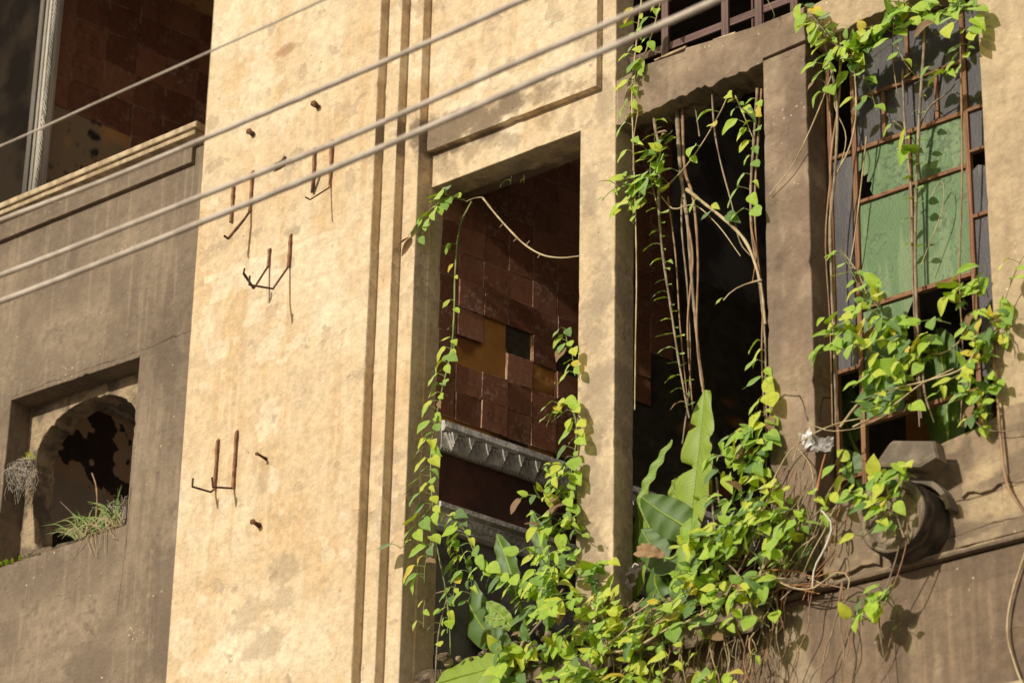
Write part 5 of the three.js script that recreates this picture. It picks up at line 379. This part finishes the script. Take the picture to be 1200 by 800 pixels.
function leafGeo(w, fold, droop, twist, seed) {           // unit length along +y, blade normal +z
  const rows = 9, cols = 6, P = [], U = [], I = [];
  for (let j = 0; j <= rows; j++) {
    const t = j / rows, hw = w * Math.pow(Math.sin(Math.PI * Math.min(1, 0.045 + 0.955 * Math.pow(t, 0.72))), 0.85) * (1 - 0.22 * t) + 0.002;
    for (let k = 0; k <= cols; k++) {
      const s = k / cols * 2 - 1, wav = 0.025 * Math.sin(t * 9 + seed * 2 + s * 2) * Math.abs(s), back = t < 0.2 ? -0.07 * Math.abs(s) * (1 - t / 0.2) : 0, a = twist * t;
      const x = s * hw, z = Math.abs(s) * hw * fold + wav - droop * t * t; P.push(x * Math.cos(a) - z * Math.sin(a) * 0.3, t * (1 - 0.12 * droop) + back, z + x * Math.sin(a)); U.push(k / cols, t);
    }
  }
  const W = cols + 1; for (let j = 0; j < rows; j++) for (let k = 0; k < cols; k++) { const a = j * W + k; I.push(a, a + 1, a + W, a + 1, a + W + 1, a + W); }
  const g = new THREE.BufferGeometry(); g.setAttribute('position', new THREE.Float32BufferAttribute(P, 3)); g.setAttribute('uv', new THREE.Float32BufferAttribute(U, 2)); g.setIndex(I); g.computeVertexNormals(); return g;
}
const LG = [[0.37, 0.14, 0.14, 0.08], [0.40, 0.08, 0.22, -0.15], [0.34, 0.24, 0.1, 0.2], [0.38, 0.05, 0.28, 0.0], [0.36, 0.12, -0.1, -0.25], [0.42, 0.16, 0.18, 0.15], [0.32, 0.36, 0.4, 0.35], [0.43, 0.05, 0.08, 0.1]].map((a, i) => leafGeo(...a, i));
const v3 = (x, y, z) => new THREE.Vector3(x, y, z);
function addLeaf(parent, base, tip, normal, L, r, mat) {
  const y = tip.clone().normalize(), z = normal.clone().addScaledVector(y, -normal.dot(y)).normalize(), x = y.clone().cross(z), m = part('leaf', LG[Math.floor(r() * LG.length)], mat ?? pickTone(r), parent);
  m.quaternion.setFromRotationMatrix(new THREE.Matrix4().makeBasis(x, y, z)); m.position.copy(base); m.scale.set(L * (0.75 + 0.4 * r()), L, L * (0.8 + 0.6 * r())); return m;
}
const BARK = [rub([0.14, 0.17, 0.05], [0.26, 0.28, 0.09], 8, 8, 0.8, 0.001), rub([0.17, 0.12, 0.075], [0.34, 0.26, 0.17], 9, 16, 0.9, 0.003), rub([0.33, 0.24, 0.12], [0.52, 0.41, 0.24], 9, 16, 0.85, 0.003), rub([0.22, 0.12, 0.065], [0.36, 0.22, 0.12], 9, 16, 0.9, 0.003), rub([0.34, 0.13, 0.05], [0.44, 0.22, 0.09], 9, 16, 0.85, 0.002), rub([0.5, 0.44, 0.34], [0.68, 0.62, 0.52], 9, 16, 0.85, 0.002)];
function inPoly(q, x, y) { let c = false; for (let i = 0, j = q.length - 1; i < q.length; j = i++) if ((q[i][1] > y) !== (q[j][1] > y) && x < (q[j][0] - q[i][0]) * (y - q[i][1]) / (q[j][1] - q[i][1]) + q[i][0]) c = !c; return c; }
VINES.forEach((V, vi) => {
  const r = rng(1000 + vi * 37), b = V.s[0].p[V.s[0].p.length - 1], t = thing(V.n, V.l, V.c, b, V.g || undefined), off = v3(...b), curves = [], pet = [];
  V.s.forEach((s, i) => { const pts = s.p.map((p) => v3(...p).sub(off)); if (pts.length === 2) pts.splice(1, 0, pts[0].clone().lerp(pts[1], 0.5).add(v3(0.004, 0, 0.003))); curves.push(new THREE.CatmullRomCurve3(pts, false, 'centripetal')); part('stem', tube(pts, s.r, s.r * 0.62, s.r > 0.006 ? 7 : 5, 0, 0.22, vi * 10 + i), BARK[s.k], t); });
  for (const w of V.rows) {
    const c = curves[w.i], L = c.getLength(), n = Math.max(1, Math.round((w.b - w.a) * L / w.d)); let side = 1;
    for (let k = 0; k < n; k++) {
      const u = Math.min(1, w.a + (w.b - w.a) * (k + 0.5 + (r() - 0.5) * 0.6) / n), p = c.getPointAt(u), tan = c.getTangentAt(u); side = -side; if (r() < 0.15) side = -side;
      const sv = v3(side, 0, 0), ladder = w.m === 1;
      const dir = ladder ? v3(side * (0.8 + 0.4 * r()), -0.05 - 0.25 * r(), 0.3 + 0.5 * r()) : v3(side * (0.35 + 0.7 * r()) + (r() - 0.5) * 0.3, -0.25 - 0.75 * r(), 0.15 + 0.6 * r()).addScaledVector(tan, 0.25);
      dir.normalize(); const len = w.L * (0.5 + 0.72 * r()), ps = len * (0.25 + 0.35 * r()), q = p.clone().addScaledVector(sv, ps * 0.7).add(v3(0, ps * (0.5 * r()), ps * (0.4 + 0.6 * r())));
      pet.push(tube([p, p.clone().lerp(q, 0.55).add(v3(0, 0.004, 0.002)), q], 0.0022, 0.0014, 4, 4));
      const nrm = ladder ? v3(side * 0.1 + (r() - 0.5) * 0.5, 0.9, 0.35 + 0.3 * r()) : v3((r() - 0.5) * 0.9 - 0.1, 0.45 + 0.4 * r(), 0.75 + (r() - 0.5) * 0.5); addLeaf(t, q, dir, nrm, len, r);
    }
  }
  for (const m of V.mass) {
    const xs = m.q.map((p) => p[0]), ys = m.q.map((p) => p[1]), x0 = Math.min(...xs), x1 = Math.max(...xs), y0 = Math.min(...ys), y1 = Math.max(...ys); let made = 0, guard = 0, spine = null;
    while (made < m.n && guard++ < m.n * 60) {
      // short leafy shoots: a few leaves along each
      const x = lerp(x0, x1, r()), y = lerp(y0, y1, r()); if (!inPoly(m.q, x, y)) continue;
      const z = lerp(m.z0, m.z1, r()), d = v3((r() - 0.5) * 1.4, (r() - 0.35) * 1.2, 0.25 + 0.6 * r()).normalize(), len = 0.07 + 0.11 * r(), p0 = v3(x, y, Math.max(m.z0, z - 0.06)).sub(off), p2 = p0.clone().addScaledVector(d, len), p1 = p0.clone().lerp(p2, 0.5).add(v3(0, 0.02 * r(), 0.01)); p2.y -= 0.025;
      spine = new THREE.CatmullRomCurve3([p0, p1, p2]); pet.push(tube([p0, p1, p2], 0.0028, 0.0016, 4, 5)); const k = 2 + Math.floor(r() * 3); let side = r() < 0.5 ? 1 : -1;
      for (let i = 0; i < k && made < m.n; i++, made++) {
        const p = spine.getPointAt(Math.min(1, (i + 0.6) / k + 0.05)); side = -side; const a = d.clone().cross(v3(0, 0.3, 1)).normalize().multiplyScalar(side), tip = a.multiplyScalar(0.6 + 0.6 * r()).addScaledVector(d, 0.35).add(v3((r() - 0.5) * 0.7, -0.35 - 0.5 * r(), 0.15 + 0.4 * r()));
        addLeaf(t, p, tip, v3((r() - 0.5) * 0.9 - 0.1, 0.35 + 0.5 * r(), 0.85 + (r() - 0.5) * 0.4), m.L * (0.40 + 0.78 * Math.pow(r(), 0.9)), r);
      }
    }
  }
  if (pet.length) part('leaf_stalks', mergeGeometries(pet), BARK[0], t).userData.kind = 'stuff';
});
// ---------- banana plants ----------
const banTex = texture(256, 256, (u, v) => { const x = Math.abs(u - 0.5) * 2, n = fbm(u * 4, v * 7, 3), ln = fbm(u * 3, v * 60 + x * 12, 2); let c = [0.8 + 0.2 * n, 0.85 + 0.15 * n, 0.75 + 0.2 * n]; c = mix(c, [0.6, 0.7, 0.5], 0.45 * sm(0.5, 0.75, ln)); if (x < 0.035) c = [1, 0.98, 0.9]; return mix(c, [0.95, 0.6, 0.4], sm(0.93, 0.99, x + 0.08 * (n - 0.5))); });
const banBump = texture(256, 512, (u, v) => { const x = Math.abs(u - 0.5) * 2; return 0.5 + 0.5 * Math.sin((v * 46 + x * 2.5) * 6.28) * 0.5 + 0.3 * (fbm(u * 9, v * 20, 3) - 0.5); }, false);
const BM = [[0.34, 0.46, 0.035], [0.28, 0.42, 0.03], [0.12, 0.22, 0.025]].map((c) => new THREE.MeshPhysicalMaterial({ color: lin(...c), map: banTex, bumpMap: banBump, bumpScale: 0.001, roughness: 0.5, transmission: 0.4, thickness: 0, side: THREE.DoubleSide }));
function bananaLeaf(pts, w, fold, tears, seed) {
  const c = new THREE.CatmullRomCurve3(pts), n = 40, cols = 5, P = [], U = [], I = [], r = rng(seed), cut = { '-1': [], 1: [] }; for (let k = 0; k < tears; k++) { cut[r() < 0.5 ? 1 : -1].push([0.15 + 0.75 * r(), 0.25 + 0.5 * r(), 0.02 + 0.03 * r()]); }
  for (const side of [-1, 1]) {
    const b = P.length / 3;
    for (let i = 0; i <= n; i++) {
      const t = i / n, p = c.getPointAt(t), T = c.getTangentAt(t), up = v3(-0.15, 0.25, 0.95), lat = T.clone().cross(up).normalize(), nr = lat.clone().cross(T).normalize(); let hw = w * Math.pow(Math.sin(Math.PI * Math.min(0.985, 0.10 + 0.885 * t)), 0.55) * (1 - 0.2 * t);
      for (const [tc, dp, wd] of cut[side]) hw *= 1 - dp * Math.max(0, 1 - Math.abs(t - tc) / wd);
      hw *= 1 + 0.05 * (noise(t * 18 + seed, side) - 0.5);
      for (let k = 0; k <= cols; k++) { const s = k / cols, q = p.clone().addScaledVector(lat, side * s * hw * Math.cos(fold * s)).addScaledVector(nr, hw * s * Math.sin(fold) * (1.1 - 0.45 * s) + 0.006 * Math.sin(t * 26 + seed + s) * s - 0.03 * s * s * w * 4); P.push(q.x, q.y, q.z); U.push(0.5 + side * s * 0.5, t); }
    }
    const W = cols + 1; for (let i = 0; i < n; i++) for (let k = 0; k < cols; k++) { const a = b + i * W + k; if (side > 0) I.push(a, a + 1, a + W, a + 1, a + W + 1, a + W); else I.push(a, a + W, a + 1, a + 1, a + W, a + W + 1); }
  }
  const g = new THREE.BufferGeometry(); g.setAttribute('position', new THREE.Float32BufferAttribute(P, 3)); g.setAttribute('uv', new THREE.Float32BufferAttribute(U, 2)); g.setIndex(I); g.computeVertexNormals(); return g;
}
BANANAS.forEach((B, bi) => {
  const b = v3(...B.v[0].p[0]); b.y = 6.42; const t = thing('banana_plant', B.l, 'banana plant', b.toArray(), 'banana plants growing inside the openings');
  B.v.forEach((l, i) => { const pts = l.p.map((p) => v3(...p).sub(b)), m = part('leaf', bananaLeaf(pts, l.w, l.f, l.t, bi * 20 + i + 3), BM[l.k], t); part('midrib', tube(pts, 0.009, 0.003, 6, 20), BM[0], m);
    const foot = v3((pts[0].x) * 0.4, 0, Math.min(-0.1, pts[0].z * 0.5 - 0.1)); part('stalk', tube([foot, foot.clone().lerp(pts[0], 0.55).add(v3(0, 0.03, -0.03)), pts[0]], 0.016, 0.009, 7), BM[1], t); });
});
// ---------- cables in front of the facade ----------
const cableMat = rub([0.36, 0.29, 0.23], [0.50, 0.42, 0.34], 3, 14, 0.6, 0.001);
for (const [pts, rad, label] of [
  [[[-4, 7.541], [0.415, 7.411], [0.979, 7.418], [1.578, 7.425], [2.094, 7.434], [6.5, 7.604]], 0.0043, 'thinnest pale cable, highest of those strung before the facade'],
  [[[-4, 7.204], [0.46, 7.074], [1.041, 7.059], [1.587, 7.061], [2.205, 7.066], [3.013, 7.086], [6.5, 7.256]], 0.0100, 'upper thick grey cable crossing the left window sill'],
  [[[-4, 6.96], [0.493, 6.83], [1.066, 6.824], [1.608, 6.824], [2.219, 6.824], [2.975, 6.852], [3.586, 6.87], [6.5, 7.04]], 0.0109, 'middle thick grey cable passing over the rusty brackets'],
  [[[-4, 6.846], [0.508, 6.716], [1.078, 6.712], [1.617, 6.717], [2.225, 6.726], [2.978, 6.752], [3.806, 6.787], [6.5, 6.957]], 0.0119, 'lowest thick grey cable crossing the bottom of the raised panel'],
]) { const t = thing('power_cable', label, 'cable', [pts[0][0], pts[0][1], 3.6], 'cables strung in front of the facade'); part('cable_sheath', tube(pts.map(([x, y]) => [x - pts[0][0], y - pts[0][1], 0]), rad, rad, 10, 240, 0.10), cableMat, t); }
// ---------- rusty brackets and bolts on the pilaster ----------
const ZP = 0.22;
function bracket(label, rods) {
  const t = thing('rusty_bracket', label, 'bracket', [rods[0][0][0], rods[0][0][1], ZP], 'rusty brackets on the cream pilaster'), o = v3(rods[0][0][0], rods[0][0][1], 0);
  for (const [top, len, segs] of rods) {
    const p = v3(top[0] - o.x, top[1] - o.y, 0.006), pts = [v3(p.x, p.y + 0.015, -0.02), p.clone()], a = p.clone(); a.y -= len * 0.5; a.z += 0.003; pts.push(a.clone()); a.y -= len * 0.5; a.z += 0.004; pts.push(a.clone()); let w = a.clone();
    const gs = [tube(pts, 0.0085, 0.0075, 6, 24, 0.35, top[0])];
    for (const [dx, dy, dz, rad] of segs) { const q = w.clone().add(v3(dx, dy, dz)); gs.push(tube([w, w.clone().lerp(q, 0.5), q], rad ?? 0.006, rad ?? 0.006, 6, 6, 0.2)); w = q; }
    part('rod', gs[0], M.rust, t); if (gs.length > 1) part('hook', mergeGeometries(gs.slice(1)), M.rustDark, t);
  }
}
bracket('rusty bracket with two rods below the dirt streak, one rod kinked outwards', [[[-1.748, 9.394], 0.21, []], [[-1.613, 9.44], 0.24, [[0, -0.06, 0.035], [-0.02, -0.14, 0.085, 0.007], [0, 0.004, 0.03]]]]);
bracket('rusty bracket with long rods and a short hook beside the fluted strips', [[[-1.167, 9.43], 0.26, [[0.035, 0.10, 0.02, 0.008]]], [[-1.046, 9.43], 0.27, [[0, -0.128, 0.135, 0.004], [0, 0.0, 0.035, 0.004]]]]);
bracket('rusty bracket with two wide hooks under the grey smudge', [[[-1.454, 8.93], 0.10, [[0, -0.16, 0.09, 0.005], [0, 0.055, 0.08, 0.007], [0, 0.03, -0.005, 0.005]]], [[-1.307, 8.97], 0.185, [[0, -0.165, 0.10, 0.005], [0, -0.045, 0.17, 0.005], [0, 0.05, 0, 0.005]]]]);
bracket('lowest rusty bracket with two parallel rods and upturned hooks', [[[-1.740, 7.931], 0.27, [[0, -0.02, 0.02, 0.005], [0, -0.015, 0.13, 0.005], [0, 0.045, 0, 0.005]]], [[-1.608, 7.945], 0.31, [[0, -0.04, 0.137, 0.005], [0, 0.05, 0.01, 0.005]]]]);
for (const [x, y, len, rad, label] of [[-1.635, 9.677, 0.03, 0.016, 'round rusty bolt stub at the top of the ochre streak'], [-1.166, 9.68, 0.035, 0.017, 'round rusty bolt stub above the long bracket'], [-1.394, 7.742, 0.07, 0.009, 'rusty nail sticking out above a brown drip stain'], [-1.414, 7.389, 0.05, 0.014, 'broken rusty peg in a round plaster crater']]) {
  const t = thing('rusty_bolt', label, 'bolt', [x, y, ZP], 'rusty bolts in the cream pilaster'); part('shank', tube([[0, 0, -0.02], [0, 0.004, len * 0.5], [0.002, 0.006, len]], rad, rad * 0.75, 8, 6, 0.3, x), M.rustDark, t); part('head', new THREE.DodecahedronGeometry(rad * 1.15, 0).translate(0, 0.006, len), M.rust, t);
}
{ const t = thing('rust_fragment', 'flat rusty plate stub in the square hole of the pilaster', 'metal stub', [-1.425, 9.42, 0.18]); part('plate', plate([[-0.03, -0.012], [0.035, 0.0], [0.03, 0.03], [-0.025, 0.018]], -0.05, 0.045, { amp: 0.003, step: 0.02, bevel: 0.002 }), M.rustDark, t); }
// ---------- twisted wire rope by the timber post ----------
{ const t = thing('wire_rope', 'twisted grey wire rope hanging beside the white timber post', 'rope', [-3.572, 9.99, 0.03]); for (let s = 0; s < 3; s++) { const p = []; for (let i = 0; i <= 180; i++) { const y = i / 180 * 1.9, a = y * 62 + s * 2.094; p.push(v3(0.008 * Math.cos(a) + 0.02 * Math.sin(y * 1.5), y, 0.008 * Math.sin(a))); } part('strand', tube(p, 0.006, 0.006, 5, 360, 0.05), M.greyWood, t); } }
// ---------- grass tuft and dry moss in the arch ----------
const grassMats = [leafMat(0.22, 0.34, 0.06, 0, 0.2), leafMat(0.45, 0.36, 0.17, 0, 0.2), leafMat(0.32, 0.36, 0.09, 1, 0.2)];
function blade(b, tip, w, sag) { const m = b.clone().lerp(tip, 0.55).add(v3(0, sag, 0)), c = new THREE.CatmullRomCurve3([b, m, tip]), P = [], U = [], I = [], n = 8; for (let i = 0; i <= n; i++) { const t = i / n, p = c.getPoint(t), T = c.getTangent(t), l = T.clone().cross(v3(0.3, 0.2, 1)).normalize().multiplyScalar(w * (1 - t * 0.92)); P.push(p.x - l.x, p.y - l.y, p.z - l.z, p.x, p.y, p.z + w * 0.4 * (1 - t), p.x + l.x, p.y + l.y, p.z + l.z); U.push(0.2, t, 0.5, t, 0.8, t); } for (let i = 0; i < n; i++) for (let k = 0; k < 2; k++) { const a = i * 3 + k; I.push(a, a + 1, a + 3, a + 1, a + 4, a + 3); } const g = new THREE.BufferGeometry(); g.setAttribute('position', new THREE.Float32BufferAttribute(P, 3)); g.setAttribute('uv', new THREE.Float32BufferAttribute(U, 2)); g.setIndex(I); g.computeVertexNormals(); return g; }
{
  const t = thing('grass_tuft', 'tuft of green and dry grass on the arched window ledge', 'grass', [-2.80, 7.735, 0.03]), r = rng(8);
  for (let k = 0; k < 80; k++) { const dry = r() < 0.5, b = v3((r() - 0.45) * 0.34, 0, (r() - 0.5) * 0.06), a = (r() - 0.58) * 2.4, L = (dry ? 0.08 : 0.12) + 0.17 * r(); part('blade', blade(b, b.clone().add(v3(Math.sin(a) * L, Math.cos(a) * L * (dry ? 0.35 : 0.8) - (dry ? 0.03 : 0), 0.02 + 0.09 * r())), 0.004 + 0.003 * r(), 0.03 + 0.03 * r()), grassMats[dry ? 1 : r() < 0.6 ? 0 : 2], t); }
  for (let k = 0; k < 9; k++) { const b = v3((r() - 0.3) * 0.3, 0, 0.02); part('root', tube([b, b.clone().add(v3((r() - 0.5) * 0.1, -0.03, 0.06)), b.clone().add(v3((r() - 0.5) * 0.16, -0.10 - 0.08 * r(), 0.065))], 0.0025, 0.0015, 4), BARK[2], t); }
  part('seed_stalk', tube([[-0.02, 0, 0], [0.0, 0.16, 0.02], [-0.02, 0.28, 0.02], [-0.05, 0.36, 0.03]], 0.003, 0.005, 5, 20, 0.5), BARK[3], t);
  part('seed_stalk', tube([[-0.05, 0, 0.02], [-0.16, 0.14, 0.03], [-0.26, 0.24, 0.05]], 0.0025, 0.0015, 5, 20, 0.3), BARK[1], t);
  const hz = []; for (let k = 0; k < 40; k++) { const b = v3(0.12 + 0.08 * r(), 0.01, -0.01); hz.push(tube([b, b.clone().add(v3((r() - 0.5) * 0.06, 0.08, 0.01)), b.clone().add(v3((r() - 0.5) * 0.14, 0.12 + 0.06 * r(), 0.02))], 0.0009, 0.0006, 3, 4)); } const hz2 = part('dry_haze', mergeGeometries(hz), BARK[5], t); hz2.userData.kind = 'stuff';
  const w = thing('dry_moss', 'grey clump of dry hanging moss on the arch jamb', 'moss', [-3.40, 8.33, 0.0]), mg = []; for (let k = 0; k < 190; k++) { const b = v3((r() - 0.5) * 0.09, -0.01 - 0.05 * r(), 0.04 * r()), e = b.clone().add(v3((r() - 0.5) * 0.16, -0.05 - 0.21 * r() * r(), 0.02 + 0.08 * r())); mg.push(tube([b, b.clone().lerp(e, 0.4).add(v3((r() - 0.5) * 0.11, 0.03 * r(), 0.04)), b.clone().lerp(e, 0.75).add(v3((r() - 0.5) * 0.10, 0.02 * r(), 0.02)), e], 0.0021, 0.0013, 3, 7)); }
  const mm = part('moss_strands', mergeGeometries(mg), rub([0.34, 0.28, 0.22], [0.56, 0.48, 0.40]), w); mm.userData.kind = 'stuff';
  for (let k = 0; k < 12; k++) { const b = v3((r() - 0.5) * 0.07, -0.01, 0.02); part('blade', blade(b, b.clone().add(v3((r() - 0.5) * 0.08, 0.03 + 0.03 * r(), 0.03)), 0.004, 0.01), LM[2], w); }
  const s = thing('small_weed', 'tiny green weed at the corner of the arched window ledge', 'weed', [-3.46, 7.72, 0.06]); for (let k = 0; k < 16; k++) { const b = v3((r() - 0.5) * 0.2, 0, (r() - 0.5) * 0.04); addLeaf(s, b, v3(r() - 0.5, 0.4, 0.5), v3(0, 0.6, 0.7), 0.025 + 0.02 * r(), r, LM[k % 3]); }
}
// ---------- litter ----------
function crumple(w, h, n, amp, seed, pts) { const g = new THREE.PlaneGeometry(w, h, n, n), p = g.attributes.position; for (let i = 0; i < p.count; i++) { const x = p.getX(i), y = p.getY(i); p.setXYZ(i, x + 0.15 * w * (fbm(y * 30, seed, 2) - 0.5), y + 0.4 * h * (fbm(x * 20, seed + 5, 3) - 0.5), amp * (fbm(x * 32 + seed, y * 32, 3) - 0.5) * 2); } g.computeVertexNormals(); return g; }
{ const t = thing('plastic_bag', 'crumpled white plastic scrap caught on the stained brown pier', 'plastic bag', [1.74, 7.075, 0.035]); const m = new THREE.MeshPhysicalMaterial({ color: lin(0.82, 0.80, 0.76), roughness: 0.35, transmission: 0.25, side: THREE.DoubleSide }); part('film', crumple(0.07, 0.062, 16, 0.035, 3).translate(-0.02, 0.02, 0.01), m, t); part('film', crumple(0.115, 0.065, 18, 0.035, 8).rotateZ(-0.25).translate(0.05, -0.018, -0.004), new THREE.MeshPhysicalMaterial({ color: lin(0.42, 0.39, 0.35), roughness: 0.35, transmission: 0.4, side: THREE.DoubleSide }), t); }
{ const t = thing('dead_leaf', 'dark brown curled dead leaf with pale marks beside the dark pier side', 'dead leaf', [0.78, 6.62, 0.04]), r = rng(2); part('blade', bananaLeaf([v3(-0.03, 0, 0), v3(0.0, 0.055, 0.015), v3(0.045, 0.115, 0.0)], 0.055, 0.4, 0, 4), rub([0.035, 0.024, 0.017], [0.085, 0.06, 0.045], 40, 40), t); part('pale_mark', tube([[0.005, 0.085, 0.026], [0.02, 0.10, 0.028], [0.038, 0.088, 0.024]], 0.003, 0.003, 5), BARK[5], t);
  const d = thing('dry_banana_leaf', 'curled tan dry banana leaf scrap low between the piers', 'dead leaf', [0.86, 6.78, 0.0]); part('blade', bananaLeaf([v3(-0.1, 0.03, 0), v3(-0.02, 0.0, 0.03), v3(0.06, -0.03, 0.0)], 0.05, 0.7, 2, 7), new THREE.MeshPhysicalMaterial({ color: lin(0.36, 0.2, 0.1), map: banTex, roughness: 0.7, transmission: 0.2, side: THREE.DoubleSide }), d); }
// rubble and soil along the broken sills
{
  const r = rng(71), t = thing('rubble_bank', 'bank of soil and broken plaster along the overgrown sill', 'rubble', [0.65, 6.4, 0.0]);
  const prof = new THREE.PlaneGeometry(2.2, 0.5, 90, 14), p = prof.attributes.position; for (let i = 0; i < p.count; i++) { const x = p.getX(i), v = p.getY(i) / 0.5 + 0.5, a = v * Math.PI * 0.62; p.setXYZ(i, x, 0.11 * Math.sin(a) * (0.55 + 0.8 * fbm(x * 5, v * 3, 3)) - 0.16 * (1 - v) * (1 - v) * (x > -1.0 && x < 0.9 ? 1 : 0), 0.12 - 0.42 * v * v + 0.06 * (fbm(x * 14, v * 9, 3) - 0.5)); } prof.computeVertexNormals();
  part('soil', prof, rub([0.06, 0.042, 0.026], [0.2, 0.14, 0.085], 60, 12, 1, 0.02), t);
  for (let k = 0; k < 60; k++) { const g = new THREE.IcosahedronGeometry(0.012 + 0.03 * r() * r(), 1), q = g.attributes.position; for (let i = 0; i < q.count; i++) { const s = 0.7 + 0.6 * noise(q.getX(i) * 60 + k * 9, q.getY(i) * 60 + q.getZ(i) * 31); q.setXYZ(i, q.getX(i) * s, q.getY(i) * s * 0.8, q.getZ(i) * s); } g.computeVertexNormals(); const x = (r() - 0.5) * 2.1; part('stone', g, r() < 0.35 ? M.sill : M.rubble, t).position.set(x, 0.03 + 0.09 * r(), 0.12 - 0.1 * r()); }
}
renderer.render(scene, camera);
